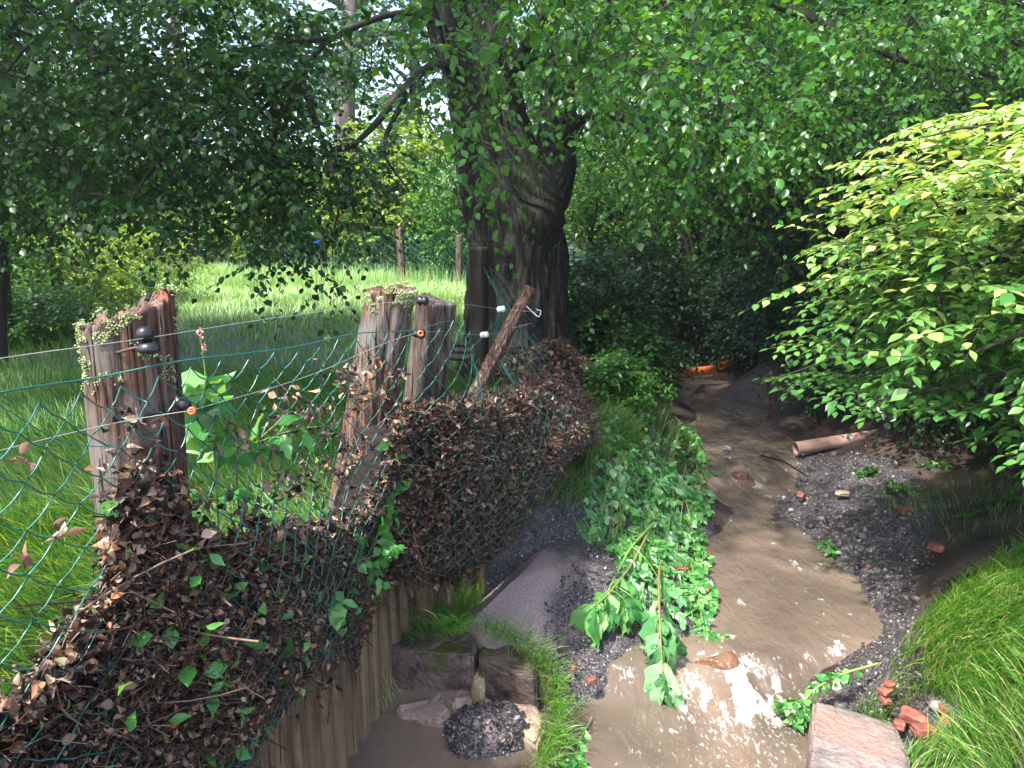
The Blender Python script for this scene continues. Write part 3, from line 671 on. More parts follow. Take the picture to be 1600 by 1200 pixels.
# A: on the near bay. column parameter -> fence point at height; top profile from table converted to metres
sA = np.linspace(0, 1, 400)
pxT, _ = pix((T_+F_)/2)
def surfA(s, v):
    i = np.clip(s, 0, 1)*399
    tp = np.stack([np.interp(i, np.arange(400), T_[:, k]) for k in range(3)], -1); ft = np.stack([np.interp(i, np.arange(400), F_[:, k]) for k in range(3)], -1)
    return tp*v[..., None]+ft*(1-v)[..., None]+bulgeA(s, v)[..., None]*np.array([.9, -.35, 0])
vv = np.linspace(0, 1, 60); vtop = []
for s_ in np.linspace(0, 1, 80):
    P = surfA(np.full(60, s_), vv); a, b = pix(P); ok = b > np.interp(a, DT[:, 0], DT[:, 1]); vtop.append(vv[ok].max() if ok.any() else 0)
vtop = np.array(vtop)
def vtA(s): return np.interp(s, np.linspace(0, 1, 80), vtop)
OUT = np.array([.88, -.47, 0])
r = np.random.default_rng(11)
debris = Acc(); tw = Acc()
# core sheet
s_ = np.linspace(0, 1, 220); v_ = np.linspace(-.16, 1, 90)
S_, V_ = np.meshgrid(s_, v_); vt = vtA(S_)*np.where(V_ > 0, .95, 1)
P = surfA(S_, V_*vt)
P[..., 2] += np.where(V_ < 0, V_*.45, 0)
thick = .035*np.sin(pi*np.clip((V_+.16)/1.16, 0, 1))+.05*fbm(S_*16, V_*6, 0, 4, 71)
P = P+(thick*1-.03)[..., None]*OUT
n0, n1 = S_.shape; i = np.arange(n0-1)[:, None]; j = np.arange(n1-1)[None]
Fc = np.stack([i*n1+j, i*n1+j+1, (i+1)*n1+j+1, (i+1)*n1+j], -1).reshape(-1, 4)
Pb = P-np.array([.13, -.04, 0])*(.12+.88*sstep(.42, .55, S_))[..., None]
coreV = np.concatenate([P.reshape(-1, 3), Pb.reshape(-1, 3)]); e = n0*n1
edge = np.arange(n1-1)+(n0-1)*n1; Fe = np.stack([edge, edge+1, edge+1+e, edge+e], -1)
dA = thing('debris', 'dark heap of flood-washed leaves and twigs packed against the near bay of the chain-link fence', 'debris', (-.85, 1.6, 0), kind='stuff')
mesh('debris_core', coreV, [Fc, Fc[:, ::-1]+e, Fe], M['debris_core'], dA)
WA = vtA(np.linspace(0, 1, 400))+.12; WA = WA/WA.sum()
def onA(n, lo=-.16, hi=1.0, out=(0, .05), jit=.012):
    s = r.choice(400, n, p=WA)/399.+r.uniform(-.0012, .0012, n); s = np.clip(s, 0, 1); v = lo+(hi-lo)*r.random(n); vt = vtA(s)
    P = surfA(s, v*vt); P[:, 2] += np.where(v < 0, v*.45, 0)
    th = .035*np.sin(pi*np.clip((v+.16)/1.16, 0, 1))+.05*fbm(s*16, v*6, 0, 4, 71)
    return P+(th-.03+r.uniform(out[0], out[1], n))[:, None]*OUT+r.normal(size=(n, 3))*jit, s, v
p, s, v = onA(34000, out=(-.01, .032)); leaves_at(debris, p, r.uniform(.009, .022, len(p)), r, flat=OUT*.4)
p, s, v = onA(1500, out=(.015, .045)); leaves_at(debris, p, r.uniform(.014, .032, len(p)), r, flat=OUT*1.3, a=r.uniform(.7, .97, len(p)))
# fringe above the outline
p, s, v = onA(3600, .9, 1.0); k = np.abs(r.normal(size=len(p)))*.022; p[:, 2] += k*np.where(r.random(len(p)) < .05, 3, 1)*(s > .3)
leaves_at(debris, p, r.uniform(.014, .036, len(p)), r, flat=OUT*.5)
p, s, v = onA(17000, out=(-.01, .04)); twigs_at(tw, p, r.uniform(.02, .09, len(p)), r.uniform(.0006, .0016, len(p)), r, (0, 0, 0))
p, s, v = onA(220, out=(.02, .05)); twigs_at(tw, p, r.uniform(.12, .3, len(p)), r.uniform(.0012, .003, len(p)), r, (.2, .5, .1), 5)
p, s, v = onA(420, -.16, .05, out=(.0, .03)); p[:, 2] -= .03; twigs_at(tw, p, r.uniform(.06, .22, len(p)), r.uniform(.0007, .0016, len(p)), r, (0, 0, -2.2)); leaves_at(debris, p-[0, 0, .05], r.uniform(.014, .034, len(p)), r)
# stray leaves hanging on the net
st = r.random(170)*.65+.33; vs = r.uniform(.45, .93, 170); cl = vnoise(st*14, vs*8, 0, 77) > .05; st = st[cl]; vs = vs[cl]
pc = surfA(st, vs); pc = np.repeat(pc, 7, 0)+r.normal(size=(len(pc)*7, 3))*.016; leaves_at(debris, pc, r.uniform(.014, .034, len(pc)), r, flat=OUT*.5)
twigs_at(tw, pc[::3], r.uniform(.03, .09, len(pc[::3])), r.uniform(.0007, .0013, len(pc[::3])), r)
for (a, b, yy) in ((38, 880, 1.33), (90, 830, 1.40), (40, 718, 1.33)):
    pc = aty(a, b, yy)[None]+r.normal(size=(5, 3))*.010; leaves_at(debris, pc, r.uniform(.02, .04, 5), r, a=r.uniform(.55, .9, 5))
debris.build('dead_leaves', M['dead'], dA, smooth=False); tw.build('twigs', M['twig'], dA)
# fresh green leaves stuck in it
gA = Acc(); p, s, v = onA(210, .05, 1.05, out=(.03, .05)); p = p[s > .25]; leaves_at(gA, p, r.uniform(.03, .065, len(p)), r, LEAF_B, OUT*1.2); gA.build('green_leaves', M['leaf_balsam'], dA)

# B: the bulging roll
def surfB(s, v):
    i = np.clip(s, 0, 1)*299
    tp = np.stack([np.interp(i, np.arange(300), TB[:, k]) for k in range(3)], -1); ft = np.stack([np.interp(i, np.arange(300), FB[:, k]) for k in range(3)], -1)
    return tp*v[..., None]+ft*(1-v)[..., None]+bulgeB(s, v)[..., None]*np.array([.78, -.62, 0])
DTB = np.array([(600, 700), (618, 670), (645, 655), (700, 650), (740, 642), (800, 634), (850, 615), (880, 620), (930, 660)], float)
vtb = []
for s0_ in np.linspace(0, 1, 60):
    P = surfB(np.full(60, s0_), vv); a, b = pix(P); ok = b > np.interp(a, DTB[:, 0], DTB[:, 1]); vtb.append(vv[ok].max() if ok.any() else 0)
def vtB(s): return np.interp(s, np.linspace(0, 1, 60), vtb)
OB = np.array([.78, -.62, 0])
def ptB(s, v, extra=0):
    """v 0 foot, 1 top, 1..1.6 going over the back"""
    vt = vtB(s); P = surfB(s, np.minimum(v, 1)*vt)
    ov = np.clip(v-1, 0, .6)
    P = P-OB*(ov*.55)[..., None]; P[..., 2] += .05*np.sin(np.clip(v-.8, 0, .8)*pi/.8)-ov*ov*.5
    nz = .075*fbm(s*10, v*5, 0, 4, 81)
    return P+(nz+extra)[..., None]*(OB*.8+np.array([0, 0, .4]))
S_, V_ = np.meshgrid(np.linspace(0, 1, 200), np.linspace(-.02, 1.6, 110)); P = ptB(S_, V_, -.015+0*S_)
n0, n1 = S_.shape; i = np.arange(n0-1)[:, None]; j = np.arange(n1-1)[None]
Fc = np.stack([i*n1+j, i*n1+j+1, (i+1)*n1+j+1, (i+1)*n1+j], -1).reshape(-1, 4)
dB = thing('debris', 'long bulging roll of dead leaves and twigs wrapped in sagging fence netting', 'debris', (0, 3.8, 0), kind='stuff')
mesh('debris_core', P.reshape(-1, 3), Fc, M['debris_core'], dB)
dl = Acc(); tw = Acc(); r = np.random.default_rng(12)
n = 30000; s = r.random(n); v = r.uniform(-.03, 1.5, n); p = ptB(s, v, r.uniform(-.01, .03, n))+r.normal(size=(n, 3))*.008
leaves_at(dl, p, r.uniform(.012, .032, n), r, flat=OB*.3)
n = 1500; s = r.random(n); v = r.uniform(-.06, .03, n); p = ptB(s, v, r.uniform(-.02, .03, n)); p[:, 2] -= np.abs(r.normal(size=n))*.03; leaves_at(dl, p, r.uniform(.015, .04, n), r)
n = 9000; s = r.random(n); v = r.uniform(-.03, 1.4, n); p = ptB(s, v, r.uniform(-.01, .03, n))+r.normal(size=(n, 3))*.006
twigs_at(tw, p, r.uniform(.04, .14, n), r.uniform(.0009, .002, n), r, (0, 0, 0))
n = 900; s = r.random(n); v = r.uniform(-.03, 1.3, n); p = ptB(s, v, r.uniform(.02, .04, n)); leaves_at(dl, p, r.uniform(.018, .036, n), r, flat=OB, a=r.uniform(.72, .97, n))
n = 420; s = r.random(n); v = r.uniform(-.03, .06, n); p = ptB(s, v, r.uniform(.0, .03, n)); p[:, 2] -= .04; twigs_at(tw, p, r.uniform(.08, .28, n), r.uniform(.0008, .0018, n), r, (0, 0, -2.2))
# ends and the mound around the foot of the trunk
def mound(c, rx, ry, rz, n, k=1.0):
    th = r.uniform(0, 2*pi, n); ph = np.arccos(r.uniform(0, 1, n)); d = np.stack([np.sin(ph)*np.cos(th), np.sin(ph)*np.sin(th), np.cos(ph)], -1)
    p = np.asarray(c)+d*np.array([rx, ry, rz])*(1+.15*fbm(d[:, 0]*4, d[:, 1]*4, d[:, 2]*4, 3, 91))[:, None]
    leaves_at(dl, p, r.uniform(.018, .045, n)*k, r, flat=np.array([0, -.3, .8])); m_ = n//2
    twigs_at(tw, p[:m_], r.uniform(.05, .2, m_), r.uniform(.001, .003, m_), r)
    V = ICO3[0]*np.array([rx, ry, rz])*.98*(1+.12*fbm(ICO3[0][:, 0]*3, ICO3[0][:, 1]*3, ICO3[0][:, 2]*3, 3, 91))[:, None]+np.asarray(c)
    core.add(V, ICO3[1])
core = Acc()
mound((.34, 4.66, .12), .14, .2, .28, 3500); mound((.24, 5.1, .05), .24, .35, .30, 4500); mound((.26, 5.9, .0), .34, .6, .30, 4500, 1.2)
mound((.15, 7.3, 0), .70, .5, .26, 5000, 1.5); mound((.36, 6.7, .0), .24, .3, .45, 2500, 1.3)
core.build('debris_core', M['debris_core'], dB)
dl.build('dead_leaves', M['dead'], dB, smooth=False); tw.build('twigs', M['twig'], dB)

# loose sticks worth naming
def stick(name, pts, r0, r1, mat, label, n=20):
    P = spline(np.array(pts), n); P = P+np.random.default_rng(int(pts[0][0]*1000) % 999).normal(size=P.shape)*r0*.12
    V, F = tubes(P, np.linspace(r0, r1, n), 9, True); return tagit(mesh(name, V, F, mat, None, P[0]), label, 'stick')
M['stick'] = noisemat('stick_bark', [(.3, (.05, .022, .018)), (.6, (.16, .075, .06)), (.8, (.3, .18, .14))], (50, 50, 12), 8, .5, .5, .003)
stick('stick', [aty(203, 850, 1.50), aty(212, 900, 1.50), aty(216, 992, 1.49)], .0075, .0065, M['stick'], 'reddish stick stuck upright against the netting in front of the nearest post')
stick('stick', [aty(22, 1040, 1.27), aty(60, 1062, 1.33), aty(105, 1068, 1.38)], .0035, .0028, M['stick'], 'thin reddish twig lying sideways in the debris low by the picture edge')
stick('stick', [aty(636, 780, 2.9), aty(652, 860, 2.85), aty(668, 905, 2.84)], .0028, .002, M['stick'], 'long pale twig slanting down below the bulging debris roll')
stick('stick', [atz(1190, 712, -.48), atz(1225, 722, -.42), atz(1262, 745, -.46)], .010, .006, M['twig'], 'dark bent branch lying in the water before the brown pipe end')

# ------------------------------------------------------------------ rocks
def rock(name, c, size, rot, seed, mat, label, cat='rock', cuts=9, rough=.03, box=.8):
    r = np.random.default_rng(seed); V, F = ICO5; V = V.copy()
    V = np.sign(V)*np.abs(V)**box; V = V/np.abs(V).max()
    for _ in range(cuts):
        d = nrm(r.normal(size=3)); k = r.uniform(.55, .82); h = V@d; V = V-np.maximum(h-k, 0)[:, None]*d
    V = V*(1+rough*2*fbm(V[:, 0]*2.5+seed, V[:, 1]*2.5, V[:, 2]*2.5, 5, seed)[:, None])
    V = V+nrm(V)*(rough*.5*fbm(V[:, 0]*9, V[:, 1]*9+seed, V[:, 2]*9, 4, seed+1))[:, None]
    V = V*np.asarray(size)
    from mathutils import Euler
    Rm = np.array(Euler([radians(q) for q in rot]).to_matrix()); V = V@Rm.T+np.asarray(c)
    o = mesh(name, V, F, mat, None, c); return tagit(o, label, cat)
def rockmat(name, cols, moss=None, extra=None, sc=6, rough=.6):
    sec = []
    if extra: sec.append(extra)
    if moss: sec.append(moss)
    return noisemat(name, cols, (sc, sc, sc), 12, rough, .7, .02, .4, .4, 40, sec or None)
M['rock_purple'] = rockmat('rock_purple', [(.32, (.022, .014, .011)), (.45, (.085, .058, .046)), (.57, (.16, .112, .092)), (.7, (.30, .225, .18))], ((.07, .062, .015), 5, .54, .62))
M['rock_pink'] = rockmat('rock_pink', [(.3, (.20, .125, .10)), (.5, (.33, .22, .185)), (.7, (.45, .33, .28))], None, ((.42, .34, .22), 2.5, .55, .7))
M['rock_flat'] = rockmat('rock_flat', [(.3, (.085, .07, .065)), (.5, (.155, .13, .12)), (.7, (.24, .205, .19))], ((.13, .13, .07), 3, .62, .75), ((.24, .16, .135), 2, .52, .66), 14, .5)
M['rock_wet'] = rockmat('rock_wet', [(.3, (.09, .045, .025)), (.6, (.20, .10, .06))], rough=.15)
M['rock_pale'] = rockmat('rock_pale', [(.3, (.24, .18, .11)), (.6, (.42, .33, .22))])
def slab(name, pts, z, h, seed, mat, label):
    import bmesh
    W = np.array([atz(a, b, z-.03*(i % 3 == 1)-.02*(i == 2)) for i, (a, b) in enumerate(pts)])
    bm = bmesh.new(); top = [bm.verts.new(q) for q in W]; cen = W.mean(0); bot = [bm.verts.new((q-cen)*[1.08, 1.08, 0]+cen-[0, 0, h]) for q in W]; n = len(W)
    bm.faces.new(top); bm.faces.new(bot[::-1])
    for i in range(n): bm.faces.new((top[i], bot[i], bot[(i+1) % n], top[(i+1) % n]))
    bmesh.ops.bevel(bm, geom=bm.edges[:], offset=.012, segments=2, affect='EDGES'); bmesh.ops.triangulate(bm, faces=bm.faces[:])
    for _ in range(5): bmesh.ops.subdivide_edges(bm, edges=[e for e in bm.edges if e.calc_length() > .018], cuts=1); bmesh.ops.triangulate(bm, faces=bm.faces[:])
    bmesh.ops.recalc_face_normals(bm, faces=bm.faces[:]); bm.normal_update(); bm.verts.index_update()
    V = np.array([v.co[:] for v in bm.verts]); Nn = np.array([v.normal[:] for v in bm.verts]); F = np.array([[v.index for v in f.verts] for f in bm.faces]); bm.free()
    st = np.floor((V[:, 0]*.8+V[:, 1]*.6+.04*fbm(V[:, 0]*5, V[:, 1]*5, 0, 3, seed))*9)
    V = V+Nn*(.012*fbm(V[:, 0]*8, V[:, 1]*8, V[:, 2]*8, 5, seed)+.006*hsh(st, st*0, st*0, seed))[:, None]
    return tagit(mesh(name, V, F, mat, None, W[0]), label, 'rock')
slab('boulder', [(600, 1003), (640, 985), (700, 977), (738, 984), (746, 1004), (738, 1022), (680, 1020), (600, 1022)], -.40, .27, 3, M['rock_purple'], 'mossy purple-brown boulder, left half of the cracked block below the grass tuft')
slab('boulder', [(752, 992), (795, 995), (830, 1022), (838, 1052), (800, 1052), (748, 1030)], -.43, .25, 14, M['rock_purple'], 'purple-brown boulder with orange moss, sloping away right of the pale clay streak')
rock('boulder', atz(846, 1085, -.58)+[0, .06, -.02], (.08, .10, .10), (0, 20, 0), 17, M['rock_purple'], 'small dark boulder under the trailing grass at the gravel edge', 'boulder', 8, .03, .6)
slab('clay_block', [(618, 1098), (690, 1088), (704, 1110), (690, 1124), (622, 1118)], -.575, .12, 21, M['rock_pink'], 'pink clay block with a crack at the waterline under the mossy boulder')
slab('clay_block', [(706, 1086), (752, 1082), (775, 1100), (745, 1122), (708, 1112)], -.565, .14, 23, M['rock_pink'], 'pinkish clay wedge touching the black gravel heap below the pale streak')
slab('clay_block', [(741, 998), (752, 998), (758, 1052), (756, 1078), (738, 1078), (738, 1046)], -.50, .18, 24, M['rock_pale'], 'pale yellow clay seam squeezed between the two mossy boulders')
slab('clay_block', [(800, 1094), (840, 1100), (852, 1130), (838, 1165), (806, 1140)], -.56, .12, 25, M['rock_pink'], 'pink and cream clay block behind the black gravel heap')
for o_ in bpy.data.objects:
    if o_.name.startswith('boulder'): o_['category'] = 'boulder'
m, nt, N, L = newmat('gravel_crust')
tc = N.new('ShaderNodeTexCoord'); vo = N.new('ShaderNodeTexVoronoi'); vo.inputs['Scale'].default_value = 150; L.new(tc.outputs['Object'], vo.inputs[0])
gr = ramp(N, [(0, (.02, .019, .022)), (.5, (.048, .043, .05)), (.8, (.09, .08, .088)), (1, (.30, .28, .28))]); L.new(vo.outputs['Color'], gr.inputs[0])
n1 = N.new('ShaderNodeTexNoise'); n1.inputs['Scale'].default_value = 2.6; n1.inputs['Detail'].default_value = 9; L.new(tc.outputs['Object'], n1.inputs[0])
sd = ramp(N, [(.4, (.17, .125, .122)), (.6, (.27, .20, .19))]); n4 = N.new('ShaderNodeTexNoise'); n4.inputs['Scale'].default_value = 120; n4.inputs['Detail'].default_value = 3; L.new(tc.outputs['Object'], n4.inputs[0]); L.new(n4.outputs[0], sd.inputs[0])
sx = N.new('ShaderNodeSeparateXYZ'); L.new(tc.outputs['Object'], sx.inputs[0])
a1_ = N.new('ShaderNodeMath'); a1_.operation = 'MULTIPLY_ADD'; L.new(n1.outputs[0], a1_.inputs[0]); a1_.inputs[1].default_value = .9; L.new(sx.outputs['X'], a1_.inputs[2])
mr = N.new('ShaderNodeMapRange'); mr.inputs[1].default_value = .42; mr.inputs[2].default_value = .62; L.new(a1_.outputs[0], mr.inputs[0])
mx = N.new('ShaderNodeMixRGB'); L.new(mr.outputs[0], mx.inputs[0]); L.new(sd.outputs[0], mx.inputs[1]); L.new(gr.outputs[0], mx.inputs[2])
p = N.new('ShaderNodeBsdfPrincipled'); L.new(mx.outputs[0], p.inputs['Base Color']); p.inputs['Roughness'].default_value = .55
b = N.new('ShaderNodeBump'); b.inputs['Strength'].default_value = .6; b.inputs['Distance'].default_value = .005; iv = N.new('ShaderNodeMath'); iv.operation = 'SUBTRACT'; iv.inputs[0].default_value = 1
L.new(vo.outputs['Distance'], iv.inputs[1]); L.new(iv.outputs[0], b.inputs['Height']); L.new(b.outputs[0], p.inputs['Normal'])
o = N.new('ShaderNodeOutputMaterial'); L.new(p.outputs[0], o.inputs[0]); M['crust'] = m
sslab = rock('sand_slab', atz(855, 905, -.34)+[0, 0, -.11], (.41, .58, .17), (3, 4, -18), 33, M['crust'], 'smooth reddish sand slab crusted with dark grit on the near bank', 'slab', 6, .015)
heap = rock('gravel_heap', atz(765, 1150, -.6)+[0, .05, -.07], (.19, .15, .13), (0, 0, 10), 37, M['crust'], 'rounded heap of black gravel at the water below the pink clay blocks', 'gravel heap', 3, .05)
slab('flat_rock', [(1272, 1094), (1330, 1112), (1400, 1134), (1420, 1185), (1425, 1290), (1262, 1290), (1268, 1180)], -.42, .24, 41, M['rock_flat'], 'large flat pinkish rock slab jutting into the picture at the right bank')
#rock('flat_rock', atz(1340, 1150, -.48)+[.0, .0, -.10], (.25, .23, .17), (-6, 9, -14), 41, M['rock_flat'], 'large flat pinkish rock slab jutting into the picture at the right bank', 'rock', 10, .02)
rock('flat_rock', atz(1500, 1215, -.38)+[0, 0, -.12], (.4, .13, .13), (0, 0, 4), 43, M['rock_flat'], 'long sandy kerb-like stone lying behind the grass at the bottom edge', 'rock', 8, .02)
rock('ledge_rock', atz(1118, 1032, -.57)+[0, 0, -.052], (.13, .10, .10), (0, 0, 5), 45, M['rock_wet'], 'orange-brown submerged rock where the creek tips into white foam', 'rock', 6, .02)
rock('creek_rock', atz(1160, 742, -.5)+[0, 0, -.03], (.08, .07, .07), (0, 0, 5), 47, M['rock_wet'], 'half-drowned stone with water breaking round it in mid creek', 'rock', 6, .03)
rock('stone', atz(1318, 772, -.42)+[0, 0, .0], (.06, .04, .025), (0, 0, 5), 49, M['rock_pale'], 'pale tan stone lying on the gravel beyond the far bend', 'stone', 6, .02)
rock('stone', atz(835, 1040-85, -.38)+[-.18, -.15, 0], (.012, .009, .016), (0, 0, 5), 50, M['rock_pale'], 'single small white pebble on the dark grit near the trailing grass', 'stone', 6, .02)
for k_, (a_, b_, s_) in enumerate([(945, 508, .10), (975, 548, .13), (998, 560, .09)]):
    rock('stone', atz(a_, b_, -.1)*[1, 1, 1]+[0, 0, .02], (s_, s_*.7, s_*.5), (0, 0, 20*k_), 60+k_, M['rock_pale'], ['pale stone glimpsed among weeds, highest of three beyond the trunk', 'largest of three pale stones glimpsed among the dark weeds', 'pale stone glimpsed among weeds, nearest of three to the orange pipe'][k_], 'stone', 6, .03)
# bricks
import bmesh
M['brick'] = noisemat('brick', [(.3, (.09, .03, .022)), (.5, (.20, .07, .048)), (.7, (.34, .13, .09))], (20, 20, 20), 8, .7, .6, .006)
def brick(c, size, rot, seed, label, mat='brick', cat='brick'):
    r = np.random.default_rng(seed); bm = bmesh.new(); bmesh.ops.create_cube(bm, size=1)
    bmesh.ops.subdivide_edges(bm, edges=bm.edges[:], cuts=5, use_grid_fill=True)
    V = np.array([v.co[:] for v in bm.verts]); F = np.array([[v.index for v in f.verts] for f in bm.faces]); bm.free()
    V = V*2; d = nrm(V); V = V-.10*(np.abs(V).min(-1, keepdims=True) > .8)*V
    cut = nrm(np.array([1, r.uniform(-.6, .6), r.uniform(-.4, .4)])); h = V@cut; V = V-np.maximum(h-r.uniform(.5, .9), 0)[:, None]*cut
    V = V+.10*np.stack([vnoise(V[:, 0]*2, V[:, 1]*2, V[:, 2]*2, seed+k) for k in range(3)], -1)
    from mathutils import Euler
    V = (V*np.asarray(size)/2)@np.array(Euler([radians(q) for q in rot]).to_matrix()).T+np.asarray(c)
    return tagit(mesh('broken_brick', V, F, M[mat], None, c, smooth=False), label, cat)
zb = lambda px, py, z, up: atz(px, py, z)+[0, 0, up]
brick(zb(1386, 1098, -.47, .01), (.05, .04, .022), (5, 5, 10), 1, 'lowest of three brick bits stacked beside the flat rock')
brick(zb(1384, 1082, -.44, .01), (.06, .04, .018), (8, -5, 30), 2, 'middle of three brick bits stacked beside the flat rock')
brick(zb(1390, 1072, -.42, .01), (.045, .035, .016), (0, 8, -20), 3, 'topmost of three brick bits stacked beside the flat rock')
brick(zb(1428, 1127, -.46, .015), (.10, .05, .04), (10, 10, -35), 4, 'dark red brick lying tilted on the pile behind the flat rock')
brick(zb(1450, 1146, -.46, .012), (.12, .05, .035), (0, 3, 5), 5, 'long dark brick lying level at the foot of the pile')
brick(zb(1478, 1132, -.44, .012), (.05, .05, .04), (20, 10, 60), 6, 'pinkish brick lump at the end of the pile behind the flat rock')
brick(zb(1405, 1135, -.47, .01), (.055, .04, .03), (0, 10, 60), 7, 'small red brick chunk wedged beside the flat rock edge')
brick(zb(1475, 1112, -.42, .01), (.05, .035, .03), (0, 20, 0), 8, 'orange brick lump half under grass above the pile')
brick(zb(1098, 924, -.50, .012), (.07, .03, .03), (5, 5, -25), 9, 'dark red broken brick on the gravel beside the mid stream')
brick(zb(1065, 890, -.46, .008), (.07, .04, .012), (0, 5, 10), 10, 'flat orange-red brick flake beside the washed-down stems')
brick(zb(925, 1066, -.52, .01), (.05, .03, .02), (0, 5, 20), 11, 'dark brick chip below the drooping big leaves')
brick(zb(897, 1045, -.5, .008), (.03, .025, .02), (0, 5, 50), 12, 'small orange brick crumb under the drooping big leaves')
brick(zb(1418, 800, -.36, .015), (.12, .06, .04), (0, 5, 15), 13, 'reddish brick half lying in the mud under the dark shrubs')
brick(zb(1462, 858, -.30, .012), (.08, .05, .035), (0, 5, -30), 14, 'dull purple brick lying just above the grassy mound')
brick(zb(1252, 778, -.48, .02), (.05, .05, .04), (0, 25, 40), 15, 'orange brick bit at the tip of the gravel bar')
brick(zb(1357, 886, -.46, .006), (.02, .02, .015), (0, 5, 40), 16, 'tiny red brick chip on the black gravel bar')

# loose gravel (uncountable)
def gravel(poly_w, n, sz, seed, A):
    r = np.random.default_rng(seed); lo = poly_w.min(0); hi = poly_w.max(0)
    q = lo+(hi-lo)*r.random((n, 2)); q = q[poly_in(q[:, 0]+.05*r.normal(size=n), q[:, 1]+.05*r.normal(size=n), poly_w)]
    z = groundz(q[:, 0], q[:, 1]); s = sz*np.exp(r.normal(size=len(q))*.45)
    a = r.random(len(q)); F = ICO1[1]; V, Fs = inst(ICO1[0], F, np.c_[q, z+s*.2], rand_rot(len(q), r), s[:, None]*r.uniform([.7, .5, .35], [1.2, 1, .8], (len(q), 3)))
    A.add(V, Fs, np.repeat(a, len(ICO1[0])))
A = Acc(); gravel(ZG_L, 15000, .0058, 1, A); gravel(ZG_R, 17000, .0065, 2, A); gravel(ZG_R, 700, .017, 3, A); gravel(ZG_L, 260, .013, 4, A)
M['gravel'] = leafmat('gravel', [(0, (.018, .017, .021)), (.5, (.045, .041, .043)), (.7, (.085, .077, .076)), (.82, (.15, .10, .085)), (.92, (.17, .155, .15)), (1, (.36, .34, .33))], 0, .5)
g = A.build('gravel', M['gravel'], smooth=False); tagit(g, 'loose dark gravel and pebbles strewn over both creek banks', 'gravel', kind='stuff')

# stones crusting the heap and the slab
def crust(on, n, sz, seed, cond, A):
    o_ = on; V = np.array([v.co[:] for v in o_.data.vertices])+np.array(o_.location); Nn = np.array([v.normal[:] for v in o_.data.vertices]); r = np.random.default_rng(seed)
    k = np.where((Nn[:, 2] > .1) & cond(V))[0]; k = r.choice(k, n); p = V[k]+r.normal(size=(n, 3))*.008; s_ = sz*np.exp(r.normal(size=n)*.5)
    Vv, Fs = inst(ICO1[0], ICO1[1], p, rand_rot(n, r), s_[:, None]*r.uniform([.7, .5, .35], [1.2, 1, .8], (n, 3))); A.add(Vv, Fs, np.repeat(r.random(n), len(ICO1[0])))
A2 = Acc(); crust(heap, 5200, .0048, 1, lambda V: V[:, 2] > -9, A2); A2.build('gravel', M['gravel'], heap, smooth=False)
A2 = Acc(); lx = lambda V: (V[:, 0]-sslab.location[0])-.9*(V[:, 1]-sslab.location[1])*.35+.12*fbm(V[:, 0]*6, V[:, 1]*6, 0, 3, 5)
crust(sslab, 5200, .0036, 2, lambda V: lx(V) > .13, A2); A2.build('gravel', M['gravel'], sslab, smooth=False)
# pipes
def pipe(c0, c1, rad, mat, label):
    c0 = np.asarray(c0); c1 = np.asarray(c1); L_ = np.linalg.norm(c1-c0)
    V, F = lathe(c0, c1-c0, [(L_, rad*.93), (L_, rad), (L_-.0, rad), (L_*.5, rad), (.11, rad), (.008, rad), (0, rad*.985), (0, rad*.94), (.004, rad*.93), (.10, rad*.93), (L_*.5, rad*.93), (L_, rad*.93)], 40)
    return tagit(mesh('drain_pipe', V, F, mat, None, c0), label, 'pipe')
M['pipe_brown'] = noisemat('pipe_brown', [(.3, (.20, .12, .095)), (.7, (.30, .19, .155))], (8, 8, 8), 6, .35, .1, .002, .5)
M['pipe_orange'] = noisemat('pipe_orange', [(.3, (.50, .10, .03)), (.7, (.68, .16, .05))], (6, 6, 6), 6, .3, .1, .002, .5)
q0 = atz(1243, 703, -.42)+[0, 0, .012]; q1 = q0+np.array([.80, .12, .09]); pipe(q0, q1, .056, M['pipe_brown'], 'brown plastic drain pipe with open end lying across the creek edge')
q0 = atz(1062, 583, -.32); q1 = atz(1114, 578, -.30); pipe(q0, q0+(q1-q0)*1.05, .055, M['pipe_orange'], 'bright orange plastic drain pipe lying at the upstream bend')
rock('stone', atz(1085, 592, -.34)+[0, .05, -.20], (.35, .16, .13), (0, 0, 0), 71, M['rock_purple'], 'dark stony ledge carrying the orange pipe', 'stone', 6, .04)
q0 = atz(1126, 572, -.30); pipe(q0, q0+np.array([.12, .1, .02]), .045, M['pipe_orange'], 'short orange pipe stub beside the longer orange pipe')
# boards by the trunk
for kk, (py, col) in enumerate(((537, 1), (547, 0), (558, 1))):
    a = aty(690, py, 7.2-.12*kk); b_ = aty(742, py+1, 7.1-.12*kk)
    V, F = lathe(a, b_-a, [(0, 0), (0, .03), (np.linalg.norm(b_-a), .03), (np.linalg.norm(b_-a), 0)], 4)
    tagit(mesh('board', V, F, M['post_grey'], None, a, smooth=False), 'grey weathered board lying in a low stack left of the big trunk', 'board', 'boards stacked by the trunk')
